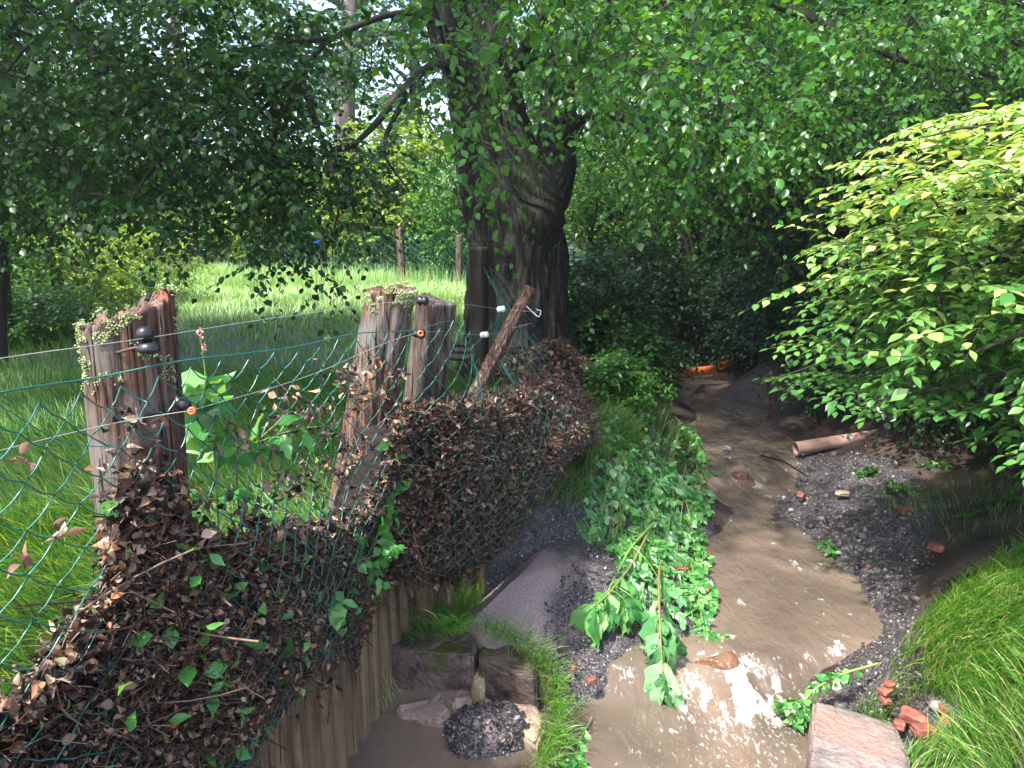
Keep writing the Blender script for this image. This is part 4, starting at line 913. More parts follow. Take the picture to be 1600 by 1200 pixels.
# ------------------------------------------------------------------ big trunk
m, nt, N, L = newmat('bark')
tc = N.new('ShaderNodeTexCoord'); mp = N.new('ShaderNodeMapping'); mp.inputs['Scale'].default_value = (26, 26, 4.5); L.new(tc.outputs['Object'], mp.inputs[0])
n1 = N.new('ShaderNodeTexNoise'); n1.inputs['Scale'].default_value = 1; n1.inputs['Detail'].default_value = 9; n1.inputs['Distortion'].default_value = .4; L.new(mp.outputs[0], n1.inputs[0])
c = ramp(N, [(.3, (.002, .0015, .0012)), (.5, (.009, .0065, .005)), (.62, (.022, .016, .013)), (.75, (.05, .042, .036))]); L.new(n1.outputs[0], c.inputs[0])
cc_, k1_ = mulcrack(N, L, tc, c.outputs[0], (38, 38, 5), .57, .64, (.0015, .001, .001)); cc_, k2_ = mulcrack(N, L, tc, cc_, (75, 75, 14), .6, .7, (.09, .08, .07))
at = N.new('ShaderNodeAttribute'); at.attribute_name = 'moss'; n2 = N.new('ShaderNodeTexNoise'); n2.inputs['Scale'].default_value = 7; n2.inputs['Detail'].default_value = 8; L.new(tc.outputs['Object'], n2.inputs[0])
mm = N.new('ShaderNodeMath'); mm.operation = 'MULTIPLY_ADD'; L.new(n2.outputs[0], mm.inputs[0]); mm.inputs[1].default_value = 2.0; mm.inputs[2].default_value = -.6; mm.use_clamp = True
mk = N.new('ShaderNodeMath'); mk.operation = 'MULTIPLY'; L.new(mm.outputs[0], mk.inputs[0]); L.new(at.outputs['Fac'], mk.inputs[1])
mx = N.new('ShaderNodeMixRGB'); L.new(mk.outputs[0], mx.inputs[0]); L.new(cc_, mx.inputs[1]); mx.inputs[2].default_value = (.022, .036, .006, 1)
p = N.new('ShaderNodeBsdfPrincipled'); L.new(mx.outputs[0], p.inputs['Base Color']); p.inputs['Roughness'].default_value = .75
b = N.new('ShaderNodeBump'); b.inputs['Strength'].default_value = .9; b.inputs['Distance'].default_value = .035; sb_ = N.new('ShaderNodeMath'); sb_.operation = 'MULTIPLY_ADD'; L.new(k1_, sb_.inputs[0]); sb_.inputs[1].default_value = -1.1; L.new(n1.outputs[0], sb_.inputs[2]); L.new(sb_.outputs[0], b.inputs['Height']); L.new(b.outputs[0], p.inputs['Normal'])
o = N.new('ShaderNodeOutputMaterial'); L.new(p.outputs[0], o.inputs[0]); M['bark'] = m
def barkstem(pts, rad, nseg=90, nr=150, seed=0, ridge=.05, moss=None):
    P = spline(np.array(pts), nr); Rr = spline(np.array(rad)[:, None], nr)[:, 0]
    V, F = tubes(P, Rr, nseg); V = V.reshape(nr, nseg, 3)
    th = np.arange(nseg)/nseg*2*pi; u = np.r_[0, np.cumsum(np.linalg.norm(np.diff(P, axis=0), axis=1))]
    TH, U = np.meshgrid(th, u)
    k = 8*np.maximum(Rr.mean()/.4, .5)
    q = vnoise(np.cos(TH)*k+seed, np.sin(TH)*k, U*1.6, seed); rd = 1-np.abs(q)*2.4
    q2 = vnoise(np.cos(TH)*k*2+seed, np.sin(TH)*k*2, U*4, seed+2)
    d = ridge*np.clip(rd, -1, 1)*.5+ridge*.4*q2+.05*Rr[:, None]*fbm(np.cos(TH)*1.5, np.sin(TH)*1.5, U*.8, 3, seed+5)
    out = nrm(V-P[:, None]); V = V+out*d[..., None]
    mo = np.zeros((nr, nseg)) if moss is None else moss(V, TH, U)
    return V.reshape(-1, 3), F, mo.ravel()
def build_stems(name, stems, mat, parent):
    Vs, Fs, Ms, n = [], [], [], 0
    for V, F, mo in stems: Vs.append(V); Fs.append(F+n); Ms.append(mo); n += len(V)
    return mesh(name, np.concatenate(Vs), np.concatenate(Fs), mat, parent, attrs={'moss': np.concatenate(Ms)})
tree = thing('big_tree', 'huge dark forked tree with mossy crotch at the creek bank, crown overhanging the whole view', 'tree', (.08, 8.3, -.1))
Y0 = 8.3
ty = lambda px, py, y=Y0: aty(px, py, y)
mossf = lambda V, TH, U: sstep(2.2, 1.7, np.abs(V[..., 2]-2.1)*1.4)*sstep(.15, -.35, np.abs(V[..., 0]-.22)-.1)
st = [barkstem([(.10, 8.3, -.35), (.08, 8.3, .0), (.06, 8.3, .35), ty(808, 420), ty(806, 350), ty(782, 270), ty(766, 200), ty(748, 110), ty(712, 0), ty(670, -170), ty(640, -420), ty(600, -800)], [.80, .66, .54, .50, .48, .42, .35, .33, .30, .27, .2, .12], 150, 340, 1, .09, mossf),
      barkstem([ty(800, 330, 8.15), ty(796, 260, 8.1), ty(788, 190, 8.2), ty(778, 90, 8.3), ty(775, 0, 8.4), ty(775, -160, 8.5), ty(790, -500, 8.6)], [.30, .23, .20, .18, .17, .15, .08], 70, 150, 2, .03, mossf),
      barkstem([ty(822, 390, 8.2), ty(834, 330, 8.15), ty(858, 285, 8.3), ty(869, 220, 8.5), ty(873, 140, 8.7), ty(876, 50, 8.9), ty(900, -200, 9)], [.26, .28, .25, .20, .17, .13, .08], 80, 150, 3, .04, mossf),
      barkstem([ty(790, 215, 8.0), ty(812, 260, 7.95), ty(838, 300, 7.95), ty(840, 345, 8.0), ty(830, 420, 8.1)], [.12, .17, .22, .25, .16], 60, 80, 4, .02, lambda V, TH, U: sstep(-.2, .5, V[..., 2]-1.4)*1.0)]
build_stems('trunk', st, M['bark'], tree)

LIMBS = []   # (points, r0, r1)
def limb(pts, r0, r1, n=26): LIMBS.append((spline(np.array(pts), n), r0, r1)); return LIMBS[-1][0]
def lp(l): return [aty(*q) for q in l]
limb(lp([(755, 150, 8.2), (690, 100, 7.8), (630, 140, 7.2), (590, 190, 6.8), (552, 228, 6.5)]), .055, .02)
limb(lp([(735, 70, 8.3), (640, 20, 7.6), (520, 60, 6.8), (470, 120, 6.3), (440, 180, 6.0), (380, 300, 5.7)]), .034, .009)
limb(lp([(520, 60, 6.8), (420, 70, 6.2), (300, 110, 5.8), (180, 200, 5.5)]), .028, .008)
limb(lp([(470, 120, 6.3), (500, 210, 6.1), (530, 300, 6.0), (520, 370, 5.9)]), .03, .006)
limb(lp([(460, 130, 6.3), (360, 160, 6.0), (250, 250, 5.6), (190, 340, 5.4)]), .035, .007)
limb(lp([(440, 160, 6.1), (420, 260, 6.0), (400, 360, 5.9)]), .025, .005)
limb(lp([(700, -80, 8.3), (560, -160, 7.4), (380, -120, 6.6), (200, -60, 6.0), (60, 60, 5.6)]), .07, .012)
limb(lp([(690, -200, 8.3), (500, -420, 7), (250, -500, 6), (-100, -400, 5.4)]), .12, .03)
limb(lp([(690, -300, 8.3), (450, -700, 8), (150, -900, 8)]), .12, .03)
limb(lp([(640, 140, 7.3), (600, 230, 7.0), (640, 300, 6.8)]), .03, .006)
limb(lp([(785, 205, 8.1), (815, 100, 8.0), (840, 95, 7.8), (900, 60, 7.4), (960, 30, 7.0)]), .06, .015)
limb(lp([(790, 140, 8.1), (830, 60, 7.6), (900, -20, 6.6), (980, 20, 6.0), (1020, 110, 5.8)]), .07, .010)
limb(lp([(868, 230, 8.4), (920, 180, 8.0), (990, 190, 7.6), (1080, 260, 7.2), (1150, 340, 7.0), (1195, 352, 6.9)]), .07, .012)
limb(lp([(873, 120, 8.6), (960, 40, 8.2), (1100, -20, 7.8), (1250, 20, 7.4), (1400, 90, 7.2), (1560, 120, 7.0)]), .09, .015)
limb(lp([(880, -60, 8.8), (1050, -200, 8.2), (1300, -160, 7.6), (1550, -60, 7.2)]), .10, .02)
limb(lp([(780, -120, 8.4), (1000, -500, 8), (1300, -650, 8), (1600, -500, 8)]), .12, .03)
limb(lp([(778, -100, 8.2), (740, -260, 6.8), (690, -200, 5.2), (680, -40, 4.6), (705, 100, 4.4)]), .03, .003)
limb(lp([(800, -100, 8.2), (860, -260, 6.8), (920, -160, 5.6), (950, 20, 5.0)]), .03, .003)
limb(lp([(800, -300, 8.6), (780, -800, 8), (900, -1300, 9)]), .12, .03)

def crown(parent, clusters, skel, mat, nt=3, tl=(.35, .7), nl=9, ls=(.05, .075), tmpl=LEAF4, seed=0, droop=.35, name='crown', bname='branches', bmat=None, upness=1.0, outdir=None, br=.006, flat=.45, limbs=(), planar=0.0, ldroop=.28, rnd=None, twr=.0022):
    r = np.random.default_rng(seed); C = np.asarray(clusters); S = np.asarray(skel); n = len(C)
    A = Acc(); B = Acc()
    for P, r0, r1 in limbs: B.add(*tubes(P, np.linspace(r0, r1, len(P)), 8))
    ds = np.array([np.min(((S-c)**2).sum(1)) for c in C]); order = np.argsort(ds); C = C[order]
    ptsT = np.concatenate([S, C]); ns_ = len(S); s = np.zeros_like(C); par = np.zeros(n, int); wt = np.ones(n)
    for i_ in range(n):
        dd = ((ptsT[:ns_+i_]-C[i_])**2).sum(1); dd[ns_:] *= 1.25
        k_ = int(np.argmin(dd)); par[i_] = k_-ns_; s[i_] = ptsT[k_]
    for i_ in range(n-1, -1, -1):
        if par[i_] >= 0: wt[par[i_]] += wt[i_]
    t = np.linspace(0, 1, 7)[None, :, None]
    dist = np.linalg.norm(C-s, axis=1)
    mid = (s+C)/2+np.array([0, 0, 1.])*(.12*dist)[:, None]+r.normal(size=(n, 3))*.06*dist[:, None]
    P = s[:, None]*(1-t)**2+2*mid[:, None]*t*(1-t)+C[:, None]*t*t
    k = dist > .03
    if k.any(): B.add(*tubes(P[k], np.linspace(1, .6, 7)[None]*(br*.55*np.minimum(wt[k], 30)**.42)[:, None], 4))
    d0 = nrm(C-s+1e-6)
    C2 = np.repeat(C, nt, 0); D = np.repeat(d0, nt, 0)*.6+r.normal(size=(n*nt, 3))*np.array([1, 1, .35])
    if outdir is not None: D = D+np.asarray(outdir)
    D = nrm(D); Lt = r.uniform(tl[0], tl[1], n*nt)
    tt = np.linspace(0, 1, 6)[None, :, None]; dr = (droop*r.uniform(.4, 1.6, n*nt))[:, None, None]
    Pt = C2[:, None]+D[:, None]*Lt[:, None, None]*tt-np.array([0, 0, 1.])*dr*Lt[:, None, None]*tt**2
    B.add(*tubes(Pt, np.linspace(twr, twr*.4, 6)[None], 3))
    # leaves along twigs
    tl_ = (np.arange(nl)+.6)/nl; tl_ = np.repeat(tl_[None], n*nt, 0)+r.uniform(-.03, .03, (n*nt, nl)); tl_ = np.clip(tl_, .02, 1)
    pos = C2[:, None]+D[:, None]*(Lt[:, None]*tl_)[..., None]-np.array([0, 0, 1.])*(dr[:, :, 0]*Lt[:, None]*tl_**2)[..., None]
    tan_ = nrm(D[:, None]-np.array([0, 0, 1.])*(2*dr[:, :, 0]*tl_)[..., None])
    up = np.array([0, 0, 1.]); side = nrm(np.cross(tan_, up)); sg = np.where(np.arange(nl) % 2 == 0, 1, -1)[None, :, None]
    a = tan_*.65+side*sg*.85+np.array([0, 0, -ldroop])+r.normal(size=pos.shape)*.28*(1-planar)
    nn = up*upness+r.normal(size=pos.shape)*flat
    pos = pos.reshape(-1, 3); a = a.reshape(-1, 3); nn = nn.reshape(-1, 3); m_ = len(pos)
    sz = r.uniform(ls[0], ls[1], m_)
    V, F = inst(tmpl[0], tmpl[1], pos, frame(a, nn), np.c_[sz*r.uniform(.85, 1.15, m_), sz, sz])
    cl = np.repeat(r.random(n)*.5, nt*nl); rv = cl+r.random(m_)*.5 if rnd is None else rnd(pos, r)
    A.add(V, F, np.repeat(np.clip(rv, 0, 1), len(tmpl[0])))
    o1 = A.build(name, mat, parent, smooth=False); o2 = B.build(bname, bmat or M['branch'], parent)
    return o1, o2
def vol(n, bx, by, bd, acc, seed, zmin=None):
    """random points in the space seen through part of the frame, at distances bd"""
    r = np.random.default_rng(seed); out = []
    while sum(map(len, out)) < n:
        k = n*3; px = r.uniform(*bx, k); py = r.uniform(*by, k); y = (r.uniform(bd[0]**2, bd[1]**2, k))**.5
        ok = acc(px, py, y, r.random(k)); P = aty(px[ok], py[ok], y[ok])
        if zmin is not None: P = P[P[:, 2] > zmin]
        out.append(P)
    return np.concatenate(out)[:n]
def skel_of(l): return np.concatenate([P for P, _, _ in l])
SK = skel_of(LIMBS)
# left crown: hanging skirt
EB = np.array([(-400, 420), (0, 385), (100, 372), (180, 388), (240, 360), (300, 350), (330, 378), (420, 385), (500, 380), (540, 345), (580, 270), (640, 250), (700, 230), (760, 100)], float)
def accL(px, py, y, q):
    e = np.interp(px, EB[:, 0], EB[:, 1])-25; d = np.clip(.35+.75*sstep(620, 420, px), 0, 1)
    hole = vnoise(px/48, py/60, y*.6, 5) > .10+.25*sstep(260, 560, px)+.15*sstep(200, 60, py)
    trunkgap = ~((px > 650+.16*py) & (py > -60) & (y < 8.0))
    return (py < e) & (q < d) & hole & (trunkgap | (q < .05))
c1 = vol(640, (-350, 740), (-60, 400), (5.0, 8.2), accL, 1)
c2b = vol(150, (-700, 560), (-1500, -230), (2.9, 5.2), lambda px, py, y, q: (1.45+0*y < 2) & (aty(px, py, y)[..., 2] > 3.2) & (aty(px, py, y)[..., 2] < 5.5), 22)
c2 = vol(260, (-500, 760), (-1400, -60), (4.8, 9.5), lambda px, py, y, q: py > -1500, 2)
# sprays along the limbs
def along(ls, n, seed, sp=.18):
    r = np.random.default_rng(seed); P = np.concatenate([l[0][6:] for l in ls]); return P[r.integers(0, len(P), n)]+r.normal(size=(n, 3))*sp
crown(tree, np.concatenate([c1, along(LIMBS[1:6], 140, 3)]), SK, M['leaf_dark'], 4, (.3, .65), 11, (.042, .068), LEAF_O, 10, .45, limbs=LIMBS, ldroop=.35, flat=.6)
crown(tree, np.concatenate([c2, c2b]), SK, M['leaf_dark'], 4, (.5, 1.0), 9, (.09, .15), LEAF4, 11, .3)
# right crown over the creek
ER = np.array([(860, 240), (950, 280), (1050, 300), (1150, 290), (1250, 260), (1350, 210), (1600, 170), (2000, 220)], float)
def accR(px, py, y, q):
    e = np.interp(px, ER[:, 0], ER[:, 1])-15
    return (py < e) & (vnoise(px/55, py/60, y*.8, 6) > .0+.2*sstep(150, 30, py)) & (px > np.where(y > 8.4, 900, 1000))
c3 = vol(680, (800, 1950), (-60, 340), (5.6, 9.0), accR, 4)
crown(tree, np.concatenate([c3, along(LIMBS[10:15], 160, 5)]), SK, M['leaf_mid'], 4, (.3, .65), 10, (.042, .072), LEAF_O, 12, .5, ldroop=.35, flat=.6)
c4 = vol(170, (800, 2000), (-1300, -60), (6, 10), lambda px, py, y, q: py > -1500, 5)
crown(tree, c4, SK, M['leaf_dark'], 4, (.5, 1.0), 9, (.09, .15), LEAF4, 13, .3)
c7 = vol(420, (1120, 2000), (150, 470), (6.4, 8.6), lambda px, py, y, q: (py > np.interp(px, [1120, 1250, 1400], [400, 330, 150])) & ~((px < 1230) & (py > 420)) & (vnoise(px/70, py/30, y, 16) > -.35), 17)
# nearer sprigs hanging before the trunk
def accN(px, py, y, q):
    return (vnoise(px/60, py/50, y*1.3, 8) > -.05) & ~((px > 785) & (px < 920) & (py > 50) & (q > .12)) & ((py < 330) & (py < 200+ (np.abs(px-830) < 120)*130)) & ~((px > 690) & (px < 790) & (py < 110) & (q > .3))
c5 = vol(140, (640, 1250), (-60, 320), (3.9, 5.6), accN, 6)
SN = skel_of([LIMBS[-3], LIMBS[-2], LIMBS[11]])
crown(tree, c5, SN, M['leaf_mid'], 2, (.22, .5), 8, (.045, .07), LEAF_O, 14, .7, ldroop=.3, flat=.5, br=.0035)

# ------------------------------------------------------------------ generic trees
def tree_thing(name, label, base, height, trad, crown_c, crown_r, ncl, mat, seed, ls=(.12, .2), nl=8, nt=3, tl=(.5, 1.1), group=None, lean=(0, 0), bark='bark_plain', lowz=None, cat='tree', tmpl=LEAF4, hole=-.05):
    r = np.random.default_rng(seed); base = np.asarray(base, float)
    t = thing(name, label, cat, base, group)
    tip = base+np.array([lean[0], lean[1], height]); P = spline(np.array([base, base+(tip-base)*.35+r.normal(size=3)*[.15, .15, 0], base+(tip-base)*.7+r.normal(size=3)*[.2, .2, 0], tip]), 24)
    V, F = tubes(P, trad*np.linspace(1, .15, 24)*(1+.5*np.exp(-np.linspace(0, 1, 24)*14)), 12); mesh('trunk', V, F, M[bark], t)
    limbs = []
    for k in range(9):
        i = int(r.uniform(6, 20)); d = nrm(np.array([*r.normal(size=2), r.uniform(.1, .9)])); q = P[i]+d*min(crown_r[0], 4)*r.uniform(.5, .9)
        limbs.append((spline(np.array([P[i], (P[i]+q)/2+[0, 0, .2], q]), 10), trad*.35, trad*.07))
    C = []
    while sum(map(len, C)) < ncl:
        d = nrm(r.normal(size=(ncl, 3)))*(r.random(ncl)**.4)[:, None]*np.asarray(crown_r)+np.asarray(crown_c)
        ok = vnoise(d[:, 0]*.9/max(.5, crown_r[0]/3)+seed, d[:, 1]*.9/max(.5, crown_r[0]/3), d[:, 2]*1.1/max(.5, crown_r[0]/3), seed) > hole
        if lowz is not None: ok &= d[:, 2] > lowz
        C.append(d[ok])
    C = np.concatenate(C)[:ncl]
    crown(t, C, np.concatenate([P[5:]]+[l[0] for l in limbs]), M[mat], nt, tl, nl, ls, tmpl, seed, .3, limbs=limbs, br=.008*max(1, trad*8))
    return t
M['bark_plain'] = noisemat('bark_plain', [(.3, (.02, .016, .013)), (.6, (.075, .06, .05)), (.8, (.13, .11, .095))], (9, 9, 2.5), 8, .8, .7, .02)
M['bark_pale'] = noisemat('bark_pale', [(.3, (.10, .075, .07)), (.6, (.22, .17, .165)), (.8, (.32, .27, .26))], (5, 5, 1.5), 8, .8, .5, .02)
gz = lambda x, y: float(groundz(np.array([x]), np.array([y]))[0])
# far side of the meadow
X_ = lambda px, y: (px-800)/FPX*(y*CP+1.45*SP)
def far(name, label, px, y, h, tr, cr, n, mat, seed, cz=None, **k):
    x = X_(px, y); return tree_thing(name, label, (x, y, 0), h, tr, (x+k.get('lean', (0, 0))[0]*.6, y, cz if cz is not None else h*.62), cr, n, mat, seed, **k)
G = 'tall trees standing beyond the meadow'
far('broadleaf_tree', 'pale forked trunk beyond the meadow, seen through the hanging twigs left of the big tree', 548, 30, 15, .50, (5, 5, 5), 170, 'leaf_cool', 101, cz=10, ls=(.2, .32), group=G, bark='bark_pale', lean=(.6, 0), lowz=5.5)
far('broadleaf_tree', 'grey-trunked blue-green tree beyond the meadow behind the hanging skirt of leaves', 312, 34, 15, .42, (5, 5, 6), 200, 'leaf_cool', 102, cz=8, ls=(.2, .32), group=G, bark='bark_pale', lowz=3)
far('broadleaf_tree', 'blue-green tree at the meadow corner behind the slim slanting trunk', 90, 30, 13, .3, (5.5, 4, 5.5), 260, 'leaf_cool', 103, cz=5.5, ls=(.18, .3), group=G)
far('broadleaf_tree', 'mid green tree beyond the meadow, centred behind the small yellow bush', 440, 38, 14, .35, (6, 4, 6), 230, 'leaf_mid', 104, cz=5.5, ls=(.2, .32), group=G, hole=-.1)
far('broadleaf_tree', 'tall green tree beyond the meadow right behind the rounded yellow-green hedge bush', 655, 32, 14, .35, (5.5, 4, 6), 260, 'leaf_mid', 105, cz=6, ls=(.18, .3), group=G)
far('broadleaf_tree', 'bluish tree at the far left beyond the meadow, behind the dark upright trunk', -150, 32, 13, .3, (7, 4, 6), 380, 'leaf_cool', 106, cz=5.5, ls=(.2, .32), group=G)
far('broadleaf_tree', 'tall tree rising behind the big fork, its leaves filling the gap between the stems', 830, 30, 15, .35, (6, 4, 7), 300, 'leaf_mid', 107, cz=6, ls=(.18, .3), group=G)
G2 = 'trees in the dim wood beyond the creek'
far('broadleaf_tree', 'dim wood tree upstream, just right of the big trunk behind lit saplings', 980, 24, 12, .25, (4.5, 4, 6), 1000, 'leaf_mid', 108, cz=6, ls=(.14, .24), group=G2)
far('broadleaf_tree', 'tall leafy tree closing the view straight above the orange pipe', 1140, 20, 12, .25, (4.5, 4, 6), 1100, 'leaf_dark', 109, cz=5.5, ls=(.13, .22), group=G2)
far('broadleaf_tree', 'tall tree above the dark shrubs, behind the tips of the yellow beech', 1330, 17, 12, .22, (4, 3.5, 5.5), 1100, 'leaf_dark', 110, cz=5.5, ls=(.11, .2), group=G2)
far('broadleaf_tree', 'tree at the upper right corner behind the yellow-leaved beech', 1560, 15, 11, .22, (4.5, 3.5, 5), 1200, 'leaf_mid', 111, cz=5.5, ls=(.10, .18), group=G2)
far('broadleaf_tree', 'tree beyond the right picture edge whose branches reach over the beech', 1850, 14, 11, .2, (4, 4, 5), 900, 'leaf_mid', 112, cz=5, ls=(.1, .18), group=G2)
# left edge
far('young_tree', 'dark upright trunk at the very edge of the meadow with slim side branches', -2, 7.6, 7, .06, (1.9, 1.6, 2.2), 330, 'leaf_dark', 113, cz=3.9, ls=(.06, .10), tl=(.3, .7), bark='branch', lowz=1.6)
far('young_tree', 'slim slanting young tree leaning right behind the dark edge trunk', 12, 9.0, 8, .055, (1.9, 1.5, 2.4), 330, 'leaf_dark', 114, cz=4.2, ls=(.06, .11), tl=(.3, .7), lean=(1.2, 0), bark='branch', lowz=1.5)
# bushes
def bush(name, label, px, y, rx, ry, h, n, mat, seed, ls, group=None, z0=0.0, low=.05, hole=-.3, nl=8, tl=(.25, .6), cat='shrub', tmpl=LEAF4, flat=.45):
    x = X_(px, y); r = np.random.default_rng(seed); z0 = gz(x, y) if z0 is None else z0
    t = thing(name, label, cat, (x, y, z0), group); limbs = []
    for k in range(9):
        a = r.uniform(0, 2*pi); q = np.array([x+cos(a)*rx*r.uniform(.3, .8), y+sin(a)*ry*r.uniform(.3, .8), z0+h*r.uniform(.5, .9)]); b0 = np.array([x+r.normal()*.08*rx, y+r.normal()*.08*ry, z0-.05])
        limbs.append((spline(np.array([b0, (b0+q)/2+np.array([0, 0, .15*h]), q]), 12), .012*h, .004*h))
    C = []
    while sum(map(len, C)) < n:
        d = nrm(r.normal(size=(n*2, 3)))*(r.random(n*2)**.45)[:, None]*np.array([rx, ry, h*.55])+np.array([x, y, z0+h*.48])
        ok = (vnoise(d[:, 0]*2/rx+seed, d[:, 1]*2/ry, d[:, 2]*3/h, seed) > hole) & (d[:, 2] > z0+low); C.append(d[ok])
    crown(t, np.concatenate(C)[:n], skel_of(limbs), M[mat], 3, tl, nl, ls, tmpl, seed, .25, limbs=limbs, br=.004, name='foliage', bname='stems', flat=flat); return t
GB = 'bushes along the far meadow fence'
bush('hornbeam_bush', 'rounded yellow-green hedge bush behind the far fence posts', 625, 22, 2.3, 1.5, 4.3, 800, 'leaf_yellow', 201, (.09, .15), GB, hole=-.15)
bush('hornbeam_bush', 'low dark green bush filling the gap behind the far wire mesh', 690, 21.2, 2.2, .8, 1.9, 500, 'leaf_cool', 202, (.09, .14), GB)
bush('hornbeam_bush', 'yellow-lit bush at the far hedge under the hanging leaf skirt', 470, 24, 2.4, 1.4, 3.6, 650, 'leaf_yellow', 203, (.09, .15), GB, hole=-.1)
bush('hornbeam_bush', 'mid green bush at the far hedge behind the half-hidden fence post', 380, 25, 2.4, 1.4, 3.2, 600, 'leaf_mid', 204, (.09, .15), GB)
bush('hornbeam_bush', 'shadowy blue-green bush at the hedge between the yellow ones', 545, 23.5, 1.7, 1, 2.0, 450, 'leaf_cool', 205, (.09, .14), GB)
bush('hornbeam_bush', 'green hedge bush furthest along the hedge below the pale grey trunk', 270, 26, 2.6, 1.4, 3.4, 600, 'leaf_mid', 206, (.1, .16), GB)
bush('hornbeam_bush', 'bright bush at the hedge end behind the nettle bank', 170, 24, 2.6, 1.4, 3.6, 600, 'leaf_yellow', 207, (.1, .16), GB)
bush('hornbeam_bush', 'green bush just left of the big trunk above the far fence', 745, 19.5, 1.6, 1.2, 3.6, 500, 'leaf_mid', 208, (.08, .13), GB)
GN = 'weedy bushes on the shady side of the meadow'
bush('weed_bush', 'tall pale green weeds where sunlight starts left of the meadow', 165, 14.5, 1.7, 1.2, 1.5, 650, 'leaf_yellow', 211, (.05, .09), GN)
bush('weed_bush', 'green weed clump in half shade beside the sunlit weeds', 80, 12, 1.3, 1.2, 1.3, 500, 'leaf_yellow', 212, (.05, .09), GN)
bush('weed_bush', 'low green weed clump in front of the edge trunks', 25, 9.5, .9, .9, .8, 320, 'leaf_mid', 213, (.045, .08), GN)
bush('weed_bush', 'leafy bush high behind the sunlit weeds at the meadow side', 60, 17, 2.2, 1.4, 3.0, 650, 'leaf_mid', 214, (.07, .12), GN)
bush('weed_bush', 'dim bush beyond the picture edge on the shady side of the meadow', -110, 11, 1.6, 1.4, 1.8, 500, 'leaf_mid', 215, (.06, .10), GN)
# beyond the creek
GC = 'shrubs crowding the creek upstream'
def cs(label, px, y, rx, ry, h, n, mat, seed, ls=(.05, .085), z0=None, **k): return bush('creek_shrub', label, px, y, rx, ry, h, n, mat, seed, ls, GC, z0=z0, **k)
cs('sunlit sapling shrub right beside the big trunk', 930, 12.5, 1.0, 1.0, 3.0, 480, 'leaf_mid', 221)
cs('yellow-green shrub glowing behind the drooping twigs over the creek', 1030, 13.5, 1.7, 1.0, 3.4, 620, 'leaf_yellow', 222, (.07, .11))
cs('dark low shrub at the foot of the bank behind the debris mound', 930, 9.0, .65, .7, 1.1, 300, 'leaf_dark', 223)
cs('dark shrub over the water left of the orange pipe', 1000, 11.2, .7, .6, 1.5, 420, 'leaf_shade', 224)
cs('deep green shrub directly above the orange pipe', 1110, 12.0, 1.4, 1.0, 3.2, 560, 'leaf_shade', 225)
cs('dark layered shrub hanging over the far bend of the creek', 1210, 11.2, 1.15, 1.0, 2.9, 640, 'leaf_shade', 226)
cs('blackish shrub behind the brown pipe', 1310, 8.8, 1.3, .9, 2.8, 660, 'leaf_shade', 227)
cs('dark shrub under the yellow beech at the shaded bank', 1450, 7.6, 1.2, .9, 2.6, 620, 'leaf_shade', 228)
cs('dim shrub behind the beech at the right picture edge', 1640, 7.2, 1.3, 1.0, 2.9, 620, 'leaf_shade', 229)
cs('dark leafy shrub on the mud slope right above the short orange pipe stub', 1165, 10.3, .75, .5, 1.3, 330, 'leaf_shade', 238, (.05, .08), low=.0)
cs('dark low shrub between the far bend and the brown pipe', 1235, 9.4, .6, .4, .8, 260, 'leaf_shade', 239, (.045, .08), low=.0)
cs('low black-green shrub covering the mud below the beech', 1490, 5.9, .75, .6, .95, 330, 'leaf_shade', 235, (.04, .075), low=.0)
cs('low dark shrub at the right picture edge beneath the beech', 1650, 5.2, .7, .6, .9, 330, 'leaf_shade', 236, (.04, .075), low=.0)
cs('dark shrub with trailing leaves just beyond the brown pipe', 1350, 7.3, .8, .5, 1.2, 330, 'leaf_shade', 237, (.04, .075), low=.0)
cs('green shrub in the middle distance above the dark creek shrubs', 1240, 13.5, 1.8, 1.2, 4.0, 620, 'leaf_dark', 230, (.06, .1))
cs('leafy shrub high at the edge of the wood behind the beech tips', 1420, 11.5, 1.8, 1.2, 4.0, 620, 'leaf_dark', 231, (.06, .1))
cs('small bright weed shrub on the debris-side bank', 965, 6.6, .26, .35, .42, 110, 'leaf_mid', 232, (.035, .06), low=.0, tl=(.1, .25))
cs('small dark weed shrub below the orange pipe on the left bank', 1010, 8.2, .4, .5, .5, 150, 'leaf_dark', 233, (.04, .07), low=.0, tl=(.12, .3))
cs('dark tangle of weeds at the water edge under the far shrubs', 1245, 8.6, .5, .4, .6, 200, 'leaf_shade', 234, (.04, .07), low=.0, tl=(.12, .3))

sh = thing('shade_tree', 'dark small-leaved tree spreading low over the far bend behind the sunlit beech', 'tree', (4.6, 7.6, 0))
SH = [(spline(np.array([(4.6, 7.6, -.1), (4.5, 7.5, 1.4), (4.0, 7.4, 2.6), aty(1380, 260, 7.2)]), 20), .09, .02), (spline(np.array([(4.5, 7.5, 1.2), (3.9, 7.4, 1.7), aty(1300, 330, 7.3), aty(1180, 400, 7.5)]), 20), .05, .01), (spline(np.array([(4.5, 7.5, 1.4), (5.2, 7.2, 2.2), (6.2, 7.0, 2.6)]), 20), .05, .01)]
crown(sh, c7, skel_of(SH), M['leaf_shade'], 3, (.3, .6), 9, (.05, .08), LEAF4, 19, .3, limbs=SH)
